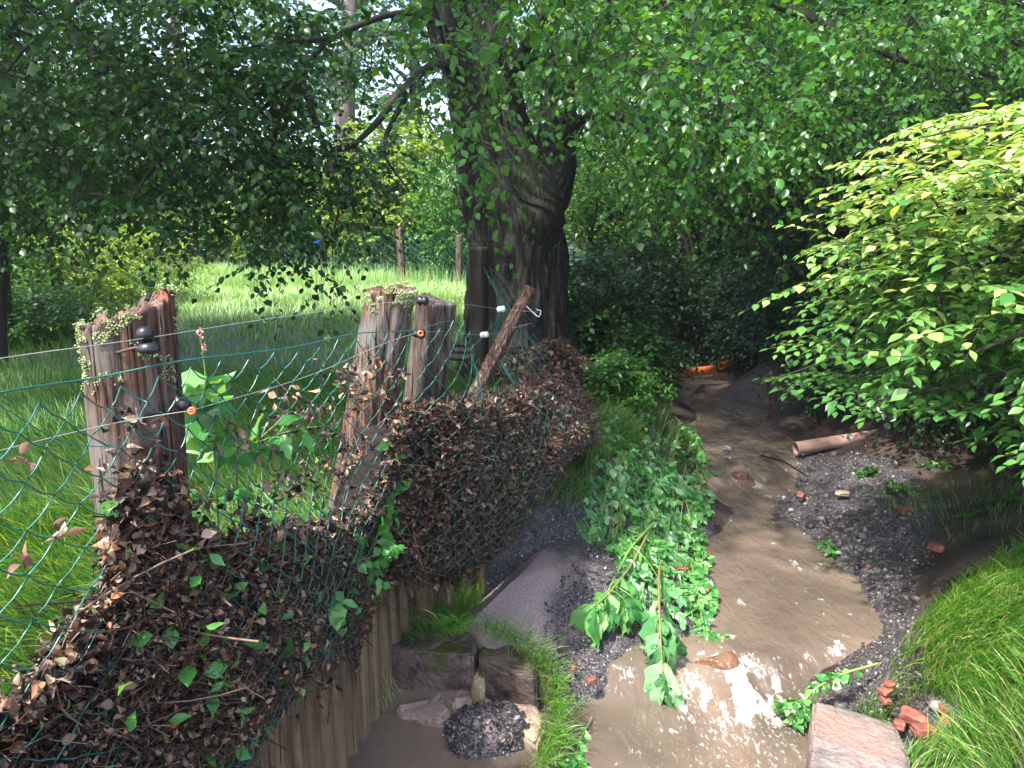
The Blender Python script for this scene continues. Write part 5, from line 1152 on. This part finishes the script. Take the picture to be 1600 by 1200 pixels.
# ------------------------------------------------------------------ yellow-green beech at the right
hb = thing('beech_shrub', 'sunlit yellow-green beech with flat sprays of toothed leaves reaching in over the creek', 'tree', (3.3, 4.6, -.05))
HL = []
for (a, b_, yy), (c_, d_, y2), (e_, f_, y3) in [((1600, 330, 3.9), (1480, 260, 3.7), (1330, 262, 3.9)), ((1620, 260, 3.5), (1540, 200, 3.4), (1440, 215, 3.6)), ((1650, 420, 3.7), (1450, 390, 3.7), (1260, 405, 4.1)),
        ((1650, 520, 3.4), (1440, 520, 3.7), (1215, 590, 4.1)), ((1680, 560, 3.0), (1500, 600, 3.2), (1300, 640, 3.6)), ((1700, 640, 2.6), (1640, 690, 2.6), (1575, 720, 2.7)), ((1700, 480, 2.6), (1600, 520, 2.7), (1500, 560, 2.9)), ((1700, 320, 3.0), (1600, 380, 3.0), (1480, 420, 3.3)), ((1680, 200, 4.2), (1600, 190, 4.1), (1520, 200, 4.2))]:
    HL.append((spline(np.array([(3.3+.2*np.random.default_rng(a).normal(), 4.6, .6), aty(a+120, b_-20, yy+.5), aty(a, b_, yy), aty(c_, d_, y2), aty(e_, f_, y3)]), 24), .022, .003))
for k in range(4): HL.append((spline(np.array([(3.3+.1*k, 4.6-.1*k, -.1), (3.25+.15*k, 4.5, .8), (3.1+.25*k, 4.3-.2*k, 2.2)]), 12), .04, .012))
EH = np.array([(1175, 470, 610), (1240, 385, 655), (1300, 245, 665), (1380, 212, 640), (1440, 185, 660), (1560, 170, 720), (1620, 150, 760), (1900, 120, 780)], float)
def accH(px, py, y, q):
    px = px-75; up_ = np.interp(px, EH[:, 0], EH[:, 1]); lo = np.interp(px, EH[:, 0], EH[:, 2])-45
    dmin = np.interp(px, [1170, 1600], [3.7, 2.4])
    return (py > up_+12+45*sstep(1450, 1700, px)) & (py < lo-15) & (y > dmin) & (vnoise(px/90, aty(px, py, y)[..., 2]*6+px/400, y*.7, 9) > .14)
c6 = vol(230, (1260, 1900), (150, 760), (2.4, 4.6), accH, 7)
def horn(pos, r): return np.clip(.22+.62*sstep(.3, 1.7, pos[:, 2])*r.uniform(.4, 1.3, len(pos))+.12*r.normal(size=len(pos)), 0, 1)  # higher leaves paler: light from above is put into the leaf colour
SPR = []; rs = np.random.default_rng(88); LfH = Acc(); BrH = Acc()
def spray(tip, L_, dirv, seed, ls, tone):
    r = np.random.default_rng(seed); base = tip-np.asarray(dirv)*L_; n = 26
    mid = (base+tip)/2+[0, 0, .07*L_]; P = spline(np.array([base, mid, tip]), n); T = nrm(np.gradient(P, axis=0)); Sd = nrm(np.cross(T, np.array([0, 0, 1.])+r.normal(size=3)*.12)); up = nrm(np.cross(Sd, T))
    BrH.add(*tubes(P, np.linspace(.005, .001, n), 5)); lines = [(P, T, up, 16, 1.0)]
    for k in range(9):
        i = 4+int(k*2.2); sg = 1 if k % 2 else -1; l2 = L_*.42*(1-i/n)+.06; a = nrm(T[i]*.75+Sd[i]*sg*.75+[0, 0, -.04]); tt = np.linspace(0, 1, 8)[:, None]
        Q = P[i]+a*l2*tt-np.array([0, 0, 1.])*.10*l2*tt**2; BrH.add(*tubes(Q, np.linspace(.002, .0007, 8), 4)); lines.append((Q, np.repeat(a[None], 8, 0), np.repeat(up[i][None], 8, 0), max(4, int(l2/.030)), .95))
    for Q, T2, U2, k, sc_ in lines:
        u = (np.arange(k)+.8)/k; idx = u*(len(Q)-1); i0 = np.clip(idx.astype(int), 0, len(Q)-2); f = (idx-i0)[:, None]; p = Q[i0]*(1-f)+Q[i0+1]*f
        sd = nrm(np.cross(T2[i0], U2[i0])); sg = np.where(np.arange(k) % 2 == 0, 1, -1)[:, None]; sg[-1] = 0
        a = T2[i0]*.8+sd*sg*.9+[0, 0, -.10]+r.normal(size=p.shape)*.13; nn = U2[i0]+r.normal(size=p.shape)*.20
        s_ = r.uniform(ls[0], ls[1], k)*sc_*(1-.25*u)
        V, F = inst(LEAF_B[0], LEAF_B[1], p, frame(a, nn), np.c_[s_*r.uniform(.85, 1.1, k), s_, s_*r.uniform(.5, 1.5, k)])
        LfH.add(V, F, np.repeat(np.clip(tone+r.normal(size=k)*.12, 0, 1), len(LEAF_B[0])))
kk = 0
edge = [(1300, 258, 3.9), (1345, 238, 3.8), (1385, 215, 3.8), (1440, 212, 3.6), (1500, 195, 3.7), (1560, 190, 3.6), (1300, 300, 3.9), (1250, 400, 4.1), (1270, 450, 3.9), (1235, 480, 4.1), (1200, 545, 4.2), (1185, 592, 4.1), (1215, 610, 3.9), (1280, 632, 3.5), (1330, 650, 3.3), (1300, 540, 3.7), (1360, 600, 3.3), (1570, 730, 2.5), (1545, 640, 2.7), (1500, 690, 3.1), (1420, 640, 3.1), (1345, 360, 3.6), (1310, 430, 3.5), (1400, 300, 3.4), (1360, 500, 3.3), (1430, 560, 3.0)]
pts_ = [(a, b, y) for a, b, y in edge]
while len(pts_) < 108:
    a = rs.uniform(1290, 1720); b = rs.uniform(200, 720); lo_, hi_ = np.interp(a, [1290, 1600], [430, 190]), np.interp(a, [1290, 1600], [590, 720])
    if b > lo_ and b < hi_: pts_.append((a, b, np.interp(a, [1250, 1700], [3.8, 2.5])+rs.uniform(-.1, .8)))
for a, b, y in pts_:
    kk += 1; tip = aty(a, b, y); d_ = nrm(np.array([-1, rs.uniform(-.45, .15), rs.uniform(-.22, .05)])); tone = .30+.55*float(sstep(.6, 1.75, tip[2]))+rs.normal()*.07  # tone rises with height, painting the brightly lit top of the beech
    spray(tip, rs.uniform(.55, .95), d_, 900+kk, (.050, .082), tone)
LfH.build('sprays', M['leaf_horn'], hb, smooth=False); BrH.build('spray_twigs', M['branch'], hb)
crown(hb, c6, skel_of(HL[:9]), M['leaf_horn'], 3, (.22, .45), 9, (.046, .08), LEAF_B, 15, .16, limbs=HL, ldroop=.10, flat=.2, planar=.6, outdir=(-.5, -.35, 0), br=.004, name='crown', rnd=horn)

# ------------------------------------------------------------------ far fence
ff = 'far fence posts across the meadow'
for lab, px, y, h, rr, lean in [('reddish far fence post half hidden by leaves, beside a spot of blue', 506, 20.5, 1.25, .09, .05), ('reddish-brown far fence post before the rounded yellow-green bush', 630, 19.5, 1.32, .09, -.06), ('slim far fence post just left of the big trunk', 717, 18, 1.2, .075, .02)]:
    x = X_(px, y); t = thing('far_post', lab, 'fence post', (x, y, -.1), ff); post_body('shaft', M['post'], t, (x, y, -.1), (x+lean, y, h), rr, (.2, 0), int(px), .03, nseg=24, nr=30)
x = X_(498, 20.3); V, F = lathe((x, 20.3, .86), (0, 0, 1), [(0, 0), (0, .09), (.2, .11), (.2, .1), (.02, .08), (.02, 0)]); V[:, 1] += 0
fb = tagit(mesh('feed_tub', V, F, plain('blue_plastic', (.03, .14, .5), .4), None, (x, 20.3, .86)), 'small bright blue tub hung on the far fence among dark leaves', 'tub')
fence2 = thing('far_fence', 'fine green wire mesh fence running along the far hedge', 'fence', (X_(500, 20.5), 20.5, 0))
p0 = np.array([X_(380, 22), 22, 0]); pts = np.array([p0, [X_(506, 20.4), 20.4, 0], [X_(630, 19.4), 19.4, 0], [X_(717, 17.9), 17.9, 0], [X_(800, 16), 16, 0]])
q = spline(pts, 200); Tq = q+[0, 0, 1.15]; T4, F4 = resample(Tq, q, lambda s: .13)
nodeF = wire_net('wire_mesh', T4, F4, lambda s, v: 0*s*v, fence2, 16, .0032, (1, 0, 0), 5)
# ------------------------------------------------------------------ grass
def blades(A, root, d, L, wdt, droop, r, seg=4, lift=.5, curl=.0):
    """root (n,3), d (n,2) lean direction, L length, droop 0 upright .. 1 lying"""
    n = len(root); t = np.linspace(0, 1, seg+1)
    dr = np.clip(droop*r.uniform(.7, 1.3, n), 0, 1.6)
    ang = dr[:, None]*(.25+.75*t[None])*pi/2*1.05               # tilt from vertical along the blade
    dl = L[:, None]/seg
    hx = np.concatenate([np.zeros((n, 1)), np.cumsum(np.sin(ang[:, :-1])*dl, 1)], 1); hz = np.concatenate([np.zeros((n, 1)), np.cumsum(np.cos(ang[:, :-1])*dl, 1)], 1)
    sidev = np.stack([-d[:, 1], d[:, 0]], -1); cu = (r.normal(size=n)*curl)[:, None]*t[None]**2*L[:, None]
    P = np.zeros((n, seg+1, 3)); P[..., :2] = root[:, None, :2]+d[:, None]*hx[..., None]+sidev[:, None]*cu[..., None]; P[..., 2] = root[:, None, 2]+np.maximum(hz, -.02)
    rot = r.uniform(-1, 1, n)*.9; wv = np.zeros((n, 3)); wv[:, :2] = sidev*np.cos(rot)[:, None]+d*np.sin(rot)[:, None]; wv[:, 2] = r.normal(size=n)*.3
    w_ = wdt[:, None]*np.array([.7, 1, .9, .65, .08] if seg == 4 else [.8, 1, .6, .08])[None]
    V = np.stack([P-wv[:, None]*w_[..., None]/2, P+wv[:, None]*w_[..., None]/2], 2)
    k = np.arange(seg); q = np.stack([2*k, 2*k+1, 2*k+3, 2*k+2], -1)
    F = (q[None]+(np.arange(n)*2*(seg+1))[:, None, None]).reshape(-1, 4)
    A.add(V.reshape(-1, 3), F, np.repeat(r.random(n), 2*(seg+1)))
def dirfield(x, y, base, amp, sc, seed, r, jit):
    a = base+amp*fbm(x*sc, y*sc, 0, 2, seed)+r.normal(size=len(x))*jit; return np.stack([np.cos(a), np.sin(a)], -1)
r = np.random.default_rng(21)
# long combed grass behind the fence
A = Acc()
def rootsin(n, x0, x1, y0, y1, cond, dens=None):
    x = r.uniform(x0, x1, n); y = r.uniform(y0, y1, n); k = cond(x, y); x, y = x[k], y[k]; return np.c_[x, y, groundz(x, y)]
side = lambda x, y: signed(x, y) < -.03
R_ = rootsin(28000, -2.6, -.4, .55, 3.6, lambda x, y: side(x, y) & (x > -.72*y-.35))
d = dirfield(R_[:, 0], R_[:, 1], 3.6, 1.6, .8, 51, r, .28)
cl = .5+.5*fbm(R_[:, 0]*5, R_[:, 1]*5, 0, 3, 63); keep = r.random(len(R_)) < .35+.9*cl; R_ = R_[keep]; d = d[keep]; cl = cl[keep]
d = nrm(d+.9*np.stack([fbm(R_[:, 0]*3, R_[:, 1]*3, 0, 2, 64), fbm(R_[:, 0]*3, R_[:, 1]*3, 0, 2, 65)], -1))
blades(A, R_, d, r.uniform(.14, .30, len(R_))*(.6+.9*cl), r.uniform(.003, .0062, len(R_)), .82, r, 4, curl=.22)
R_ = rootsin(42000, -5, .3, 3.3, 7.5, lambda x, y: side(x, y) & (x > -.72*y-.4))
d = dirfield(R_[:, 0], R_[:, 1], 3.4, 1.8, .7, 52, r, .5); cl = .5+.5*vnoise(R_[:, 0]*2.2, R_[:, 1]*2.2, 0, 53)
blades(A, R_, d, r.uniform(.10, .22, len(R_))*(.6+.7*cl), r.uniform(.004, .007, len(R_)), .62, r, 3, curl=.12)
g = A.build('meadow_grass', M['grass'], smooth=False); tagit(g, 'long flood-combed green grass behind the wire fence', 'grass', kind='stuff')
A = Acc()
R_ = rootsin(60000, -12, 1.2, 7.3, 24, lambda x, y: side(x, y) & (x > -.72*y-1) & (x < .1+.02*y+.3*(y < 9)))
dist = R_[:, 1]; cl = .5+.5*fbm(R_[:, 0]*.9, R_[:, 1]*.9, 0, 3, 54); d = dirfield(R_[:, 0], R_[:, 1], 0, 6, .5, 55, r, 1.0)
fl = R_[:, 1]+1.2*fbm(R_[:, 0]*.6, R_[:, 1]*.6, 0, 2, 66) > 11.5  # painted light split: pale blades beyond, darker ones in the shade band
A0 = Acc()
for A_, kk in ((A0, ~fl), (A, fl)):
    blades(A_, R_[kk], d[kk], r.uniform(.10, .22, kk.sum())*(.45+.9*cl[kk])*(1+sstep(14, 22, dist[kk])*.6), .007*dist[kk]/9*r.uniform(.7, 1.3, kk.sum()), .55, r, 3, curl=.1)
g = A0.build('meadow_grass', M['grass'], smooth=False); tagit(g, 'meadow grass under the big tree, shade band painted in its darker colour', 'grass', kind='stuff')
# seed stems and tall weeds at the far edge
R_ = rootsin(7000, -11, -.2, 15.5, 21.5, lambda x, y: (x > -.72*y-1) & (r.random(len(x)) < (y-14)/8)); d = dirfield(R_[:, 0], R_[:, 1], 0, 6, .5, 56, r, 1.5)
blades(A, R_, d, r.uniform(.3, .6, len(R_)), r.uniform(.008, .016, len(R_)), .22, r, 3)
g = A.build('meadow_grass', M['grass_sun_tint'], smooth=False); tagit(g, 'tufted grass across the open meadow, sunlight painted into its paler colour', 'grass', kind='stuff')
# banks
def zone(poly_px, z, n):
    pw = wpoly(poly_px, z); lo, hi = pw.min(0), pw.max(0); q = lo+(hi-lo)*r.random((n, 2)); q = q[poly_in(q[:, 0], q[:, 1], pw)]
    return np.c_[q, groundz(q[:, 0], q[:, 1])]
A = Acc()
Rg = zone([(1440, 960), (1470, 935), (1530, 915), (1620, 895), (1800, 910), (1800, 1060), (1600, 1060), (1520, 1060), (1450, 1010)], -.22, 30000)
Rg = np.concatenate([Rg, zone([(1430, 1010), (1620, 1030), (1620, 1120), (1560, 1100), (1480, 1095), (1420, 1090), (1340, 1110), (1300, 1085), (1380, 1050)], -.45, 1700)])
d = dirfield(Rg[:, 0], Rg[:, 1], -1.15, 1.3, 1.1, 57, r, .3)
blades(A, Rg, d, r.uniform(.07, .20, len(Rg)), r.uniform(.003, .0062, len(Rg)), .72, r, 4, curl=.25)
Rg = zone([(1480, 1140), (1540, 1110), (1650, 1090), (1700, 1200), (1560, 1240), (1500, 1190)], -.35, 2600); d = dirfield(Rg[:, 0], Rg[:, 1], 2.9, 1.2, 2, 58, r, .6)
blades(A, Rg, d, r.uniform(.10, .24, len(Rg)), r.uniform(.003, .006, len(Rg)), .72, r, 4, curl=.2)
Rg = zone([(1405, 1160), (1480, 1140), (1500, 1230), (1420, 1240)], -.42, 700); d = dirfield(Rg[:, 0], Rg[:, 1], -1.6, 1.5, 2, 59, r, .6)
blades(A, Rg, d, r.uniform(.08, .16, len(Rg)), r.uniform(.0025, .0045, len(Rg)), .55, r, 4, curl=.2)
g = A.build('bank_grass', M['grass_wet'], smooth=False); tagit(g, 'lush combed green grass on the mound of the right bank', 'grass', kind='stuff')
A = Acc()
Rg = zone([(588, 1000), (600, 930), (640, 885), (720, 870), (760, 905), (745, 960), (700, 985), (640, 990)], -.36, 5200); d = dirfield(Rg[:, 0], Rg[:, 1], -2.0, 1.5, 2, 60, r, .5)
blades(A, Rg, d, r.uniform(.08, .20, len(Rg)), r.uniform(.0022, .004, len(Rg)), .68, r, 4, curl=.25)
# tuft hanging over the boulder, and the trailing fringe to its right
c = atz(712, 985, -.30); n = 260; Rg = c+r.normal(size=(n, 3))*[.022, .015, .005]; a = r.uniform(-2.9, -.3, n); blades(A, Rg, np.stack([np.cos(a), np.sin(a)], -1), r.uniform(.08, .17, n), r.uniform(.003, .005, n), 1.05, r, 4, curl=.2)
fr = spline(np.array([atz(755, 985, -.34), atz(815, 1010, -.4), atz(855, 1055, -.48), atz(872, 1110, -.54), atz(862, 1160, -.58), atz(845, 1205, -.6)]), 60)
n = 1300; Rg = fr[r.integers(0, 60, n)]+r.normal(size=(n, 3))*[.03, .03, .012]; a = -1.3+r.normal(size=n)*.6; blades(A, Rg, np.stack([np.cos(a), np.sin(a)], -1), r.uniform(.07, .18, n), r.uniform(.0022, .004, n), .88, r, 4, curl=.25)
g = A.build('bank_grass', M['grass_bright'], smooth=False); tagit(g, 'fresh green grass tufts trailing over the mossy boulders', 'grass', kind='stuff')
A = Acc()
Rg = zone([(790, 830), (840, 770), (890, 715), (930, 690), (980, 680), (1000, 700), (950, 760), (900, 820), (840, 840)], -.26, 9000); Rg = np.concatenate([Rg, zone([(745, 870), (800, 830), (770, 900)], -.34, 500), zone([(900, 690), (950, 600), (1030, 590), (1090, 680), (1000, 740)], -.22, 3500)])
d = dirfield(Rg[:, 0], Rg[:, 1], -.9, 1.6, 1.5, 61, r, .5); blades(A, Rg, d, r.uniform(.07, .17, len(Rg)), r.uniform(.0028, .0048, len(Rg)), .72, r, 4, curl=.2)
Rg = zone([(1330, 730), (1500, 740), (1600, 780), (1600, 860), (1500, 850), (1430, 800)], -.25, 700); d = dirfield(Rg[:, 0], Rg[:, 1], -1.5, 3, 1.5, 62, r, .5); blades(A, Rg, d, r.uniform(.05, .12, len(Rg)), r.uniform(.003, .0048, len(Rg)), .7, r, 4)
g = A.build('bank_grass', M['grass'], smooth=False); tagit(g, 'flattened grass on the shaded slope under the debris roll', 'grass', kind='stuff')

# ------------------------------------------------------------------ balsam plants
def leafy(name, label, group, pts, r0, r1, nl, ls, seed, side_br=0, br_len=.25, mat='leaf_balsam', tmpl=LEAF_B, wilt=.5, lift=(0, 0, .15), cat='plant', upn=(0, -.2, 1), t0=.15, ground=None, smat='stem_green', whorl=False, flow=1.0):
    r = np.random.default_rng(seed); P = spline(np.array(pts), 36)
    t = thing(name, label, cat, P[0], group); S = Acc(); Lf = Acc(); S.add(*tubes(P, np.linspace(r0, r1, 36), 8), r.random())
    stems = [(P, nl, 1.0)]
    T = nrm(np.gradient(P, axis=0))
    for k in range(side_br):
        i = int(r.uniform(6, 33)); a = nrm(T[i]+r.normal(size=3)*np.array([.7, .7, .25])+np.array(lift)); L_ = br_len*r.uniform(.5, 1.2)
        tt = np.linspace(0, 1, 12)[:, None]; Q = P[i]+a*L_*tt-np.array([0, 0, 1.])*wilt*.5*L_*tt**2
        if ground: Q[:, 2] = np.maximum(Q[:, 2], groundz(Q[:, 0], Q[:, 1])+.015)
        S.add(*tubes(Q, np.linspace(r1*.8, r1*.35, 12), 5), r.random()); stems.append((Q, max(5, int(nl*.45)), .8))
    for Q, k, sc_ in stems:
        u = np.sort(r.uniform(t0 if Q is P else .25, 1.0, k)); idx = np.clip((u*(len(Q)-1)).astype(int), 0, len(Q)-1)
        if whorl: idx[-6:] = len(Q)-1
        tg = nrm(np.gradient(Q, axis=0))[idx]; sd = nrm(np.cross(tg, np.array([0, 0, 1.])+r.normal(size=tg.shape)*.5)); sg = np.where(np.arange(k) % 2 == 0, 1, -1)[:, None]
        a = tg*r.uniform(.3, 1, (k, 1))*flow+sd*sg*.8+np.array([0, 0, -wilt])+r.normal(size=tg.shape)*.3
        nn = np.array(upn)+r.normal(size=tg.shape)*.5; s_ = r.uniform(ls[0], ls[1], k)*sc_
        V, F = inst(tmpl[0], tmpl[1], Q[idx], frame(a, nn), np.c_[s_*r.uniform(.75, 1.1, k), s_, s_*r.uniform(.7, 1.6, k)])
        V = V+.035*np.repeat(s_, len(tmpl[0]))[:, None]*r.normal(size=V.shape)
        if ground: V[:, 2] = np.maximum(V[:, 2], groundz(V[:, 0], V[:, 1])+.006)
        Lf.add(V, F, np.repeat(r.random(k), len(tmpl[0])))
    S.build('stem', M[smat], t); Lf.build('leaves', M[mat], t); return t
# standing balsam behind the net
tb = leafy('balsam', 'upright balsam with pink flower buds growing behind the net beside the nearest post', None, [(-.86, 2.05, 0), aty(338, 760, 1.98), aty(330, 660, 1.95), aty(318, 560, 1.93)], .006, .002, 16, (.07, .13), 301, 3, .2, wilt=.5, t0=.2)
S = Acc(); r = np.random.default_rng(4)
S.add(*tubes(spline(np.array([aty(318, 562, 1.93), aty(316, 545, 1.93), aty(313, 525, 1.93)]), 8), .0012, 5))
S.build('flower_stalk', M['stem_green'], tb)
M['petal'] = leafmat('petal', [(.5, .2, .22), (.65, .35, .33), (.75, .6, .5)], .4, .5, (1.2, 1, 1))
S = Acc(); c = np.repeat(np.array([aty(313, 523, 1.93), aty(319, 541, 1.93)]), 7, 0)+r.normal(size=(14, 3))*.005; leaves_at(S, c, r.uniform(.010, .018, 14), r, LEAF_O); S.build('flower', M['petal'], tb)
leafy('balsam', 'balsam shoot with broad pale leaves leaning right behind the net', None, [(-.78, 2.2, 0), aty(370, 760, 2.05), aty(395, 700, 2.0), aty(440, 655, 1.98)], .005, .002, 12, (.07, .12), 302, 2, .15, wilt=.4)
leafy('balsam', 'low broad-leaved plant deep behind the net between the two old posts', None, [(-.75, 2.4, 0), (-.74, 2.4, .2), (-.70, 2.38, .42)], .006, .002, 22, (.08, .14), 303, 4, .2, wilt=.5)
leafy('balsam', 'bright green leafy shoots pushed through the net at the foot of the leaning red-brown post', None, [aty(560, 920, 2.70), aty(585, 850, 2.68), aty(600, 790, 2.68), aty(610, 730, 2.70)], .004, .0015, 20, (.06, .10), 304, 5, .16, wilt=.5)
leafy('balsam', 'small green shoots hanging off the net above the palisade', None, [aty(545, 800, 2.5), aty(560, 860, 2.55), aty(575, 920, 2.6)], .003, .0012, 14, (.05, .09), 305, 3, .12, wilt=.7)
leafy('balsam', 'little sprig stuck to the net left of the leafy shoots', None, [aty(480, 760, 2.28), aty(500, 800, 2.3), aty(515, 840, 2.33)], .002, .001, 7, (.04, .07), 306, 0, wilt=.7)
# stems washed flat on the left bank, tips downstream
r = np.random.default_rng(77); GWB = 'balsam stems washed flat on the near bank'
def lay(a, b, c, up=.05):
    q = spline(np.array([a, b, c]), 9); q[:, 2] = groundz(q[:, 0], q[:, 1])+up*(1+.6*np.sin(np.arange(9))); return q
paths = []
for k in range(38):
    f_ = k/26; sx_ = r.uniform(960, 1085); sy = r.uniform(650, 800)
    ex = sx_+r.uniform(-110, 25); ey = sy+r.uniform(110, 230)
    if ex < 890: ex = 890+r.uniform(0, 40)
    ex = min(ex, 1105); ey = min(ey, 960)
    paths.append(lay(atz(sx_, sy, -.4), atz((sx_+ex)/2+r.uniform(-20, 25), (sy+ey)/2, -.42), atz(ex, ey, -.46), r.uniform(.015, .05)))
for k, q in enumerate(paths):
    leafy('washed_balsam', 'limp leafy balsam stem combed flat by the flood across the near bank', GWB, q, .0045, .0018, 24, (.055, .11), 400+k, 6, .17, flow=2.2, lift=(0, 0, 0), wilt=.35, upn=(0, -.35, 1), tmpl=[LEAF_B, LEAF_L, LEAF_B][k % 3], ground=True, mat=['leaf_balsam', 'leaf_bal2'][k % 2] if 'leaf_bal2' in M else 'leaf_balsam')
for k in range(9):
    sx_ = 1090+r.uniform(-12, 8); sy = 690+k*32; ex, ey = sx_+r.uniform(5, 30), sy+r.uniform(60, 110)
    leafy('washed_balsam', 'narrow leafy strand trailing along the water edge of the near bank', 'leafy strands along the water edge', lay(atz(sx_, sy, -.48), atz((sx_+ex)/2, (sy+ey)/2, -.5), atz(ex, ey, -.52), .03), .003, .0015, 30, (.035, .07), 450+k, 5, .10, wilt=.4, ground=True)
# two big drooping heads
bigs = [([atz(1010, 850, -.40)+[0, 0, .05], atz(985, 910, -.44)+[0, 0, .10], atz(950, 965, -.46)+[0, 0, .13], atz(925, 990, -.48)+[0, 0, .14]], 'large-leaved green balsam head drooping over the gravel, shiny leaves fanned out'),
        ([atz(1030, 900, -.45)+[0, 0, .06], atz(1028, 950, -.48)+[0, 0, .12], atz(1030, 1010, -.5)+[0, 0, .10], atz(1035, 1060, -.52)+[0, 0, .03]], 'pale drooping balsam tip hanging into the water above the white foam')]
for k, (pp, lab) in enumerate(bigs):
    leafy('washed_balsam', lab, None, pp, .008, .003, 24, (.12, .20), 480+k, 3, .12, wilt=1.1, t0=.4, whorl=True, smat='stem_green', tmpl=LEAF_V, mat=['leaf_balsam', 'leaf_bal2'][k])
leafy('washed_balsam', 'reddish thick balsam stem with crumpled leaves crossing the middle of the near bank', None, [atz(1020, 830, -.40)+[0, 0, .05], atz(985, 880, -.42)+[0, 0, .09], atz(960, 930, -.45)+[0, 0, .10], atz(935, 985, -.47)+[0, 0, .10]], .009, .005, 22, (.09, .14), 490, 4, .2, wilt=.8)
leafy('washed_balsam', 'submerged green stem trailing in brown water at the bottom of the near bank', None, [atz(925, 1120, -.6), atz(905, 1160, -.6), atz(895, 1205, -.6)], .003, .0015, 22, (.04, .07), 491, 2, .08, wilt=.1)
leafy('washed_balsam', 'bright green stem of small leaves lying left of the stacked brick bits', None, [atz(1370, 1050, -.46)+[0, 0, .04], atz(1310, 1075, -.5)+[0, 0, .06], atz(1265, 1100, -.55)+[0, 0, .05], atz(1240, 1130, -.58)], .006, .003, 34, (.04, .065), 492, 6, .13, wilt=.2)
leafy('washed_balsam', 'small green sprig stranded at the black gravel edge of the far bank', None, [atz(1282, 845, -.5), atz(1292, 850, -.47), atz(1300, 860, -.5)], .003, .0015, 14, (.04, .07), 493, 2, .06, wilt=.3)
leafy('washed_balsam', 'leafy sprig hanging over the water in front of the far rapids', None, [atz(1055, 660, -.42)+[0, 0, .05], atz(1080, 690, -.45)+[0, 0, .08], atz(1105, 730, -.5)+[0, 0, .03]], .004, .0015, 26, (.05, .09), 494, 5, .18, wilt=.6)
# limp yellowed plant and roots at the foot of the palisade
S = Acc(); r = np.random.default_rng(9); c = atz(580, 1040, -.5); n = 150
e_ = c+r.normal(size=(n, 3))*[.03, .03, .01]+[0, 0, .04]; tt = np.linspace(0, 1, 8)[None, :, None]; dd = np.c_[r.normal(.02, .05, n), r.normal(-.10, .05, n), r.normal(-.12, .03, n)]
S.add(*tubes(e_[:, None]+dd[:, None]*tt+np.sin(tt*7+r.uniform(0, 6, (n, 1, 1)))*.008*r.normal(size=(n, 1, 3)), .0014, 4), np.repeat(r.random(n), 32))
M['straw'] = leafmat('straw', [(.10, .15, .04), (.26, .28, .10), (.42, .36, .20)], 0, .5)
tagit(S.build('root_tangle', M['straw'], None, c), 'limp yellow-green tangle of stalks hanging at the foot of the palisade', 'plant')
# weeds speckling the shaded right bank
for k, (a, b_, z_) in enumerate([(1380, 770, -.38), (1440, 740, -.34), (1330, 745, -.42), (1530, 800, -.3), (1560, 770, -.26), (1480, 820, -.33), (1250, 650, -.42), (1600, 820, -.2)]):
    c = atz(a, b_, z_); leafy('creeping_weed', 'low leafy weed lying in the mud under the dark shrubs', 'low weeds on the shaded mud', [c, c+[.06, -.05, .06], c+[.14, -.1, .03]], .003, .0015, 20, (.03, .06), 520+k, 5, .12, wilt=.3, mat='leaf_dark', ground=True)
for k, (a, b_, z_) in enumerate([(960, 650, -.2), (1000, 690, -.3), (940, 690, -.24), (1040, 640, -.36), (985, 620, -.2), (1060, 720, -.42), (950, 750, -.3), (1010, 600, -.3)]):
    c = atz(a, b_, z_); leafy('creeping_weed', 'leafy weed standing on the slope above the washed-down stems', 'weeds on the near slope', [c, c+[.03, -.03, .12], c+[.06, -.06, .2]], .003, .0015, 20, (.04, .08), 540+k, 5, .14, wilt=.3, mat='leaf_mid')
# ------------------------------------------------------------------ humid air
V = np.array([(x, y, z) for x in (-60, 60) for y in (-30, 75) for z in (-2.2, 24)], float)
F = np.array([(0, 1, 3, 2), (4, 6, 7, 5), (0, 4, 5, 1), (2, 3, 7, 6), (0, 2, 6, 4), (1, 5, 7, 3)])
m, nt, N, L = newmat('haze'); pv = N.new('ShaderNodeVolumePrincipled'); pv.inputs['Color'].default_value = (.92, .97, 1, 1); pv.inputs['Density'].default_value = .0011; pv.inputs['Anisotropy'].default_value = .3
o = N.new('ShaderNodeOutputMaterial'); L.new(pv.outputs[0], o.inputs['Volume'])
tagit(mesh('haze', V, F, m, smooth=False), 'thin humid summer haze hanging between the trees', 'haze', kind='stuff')
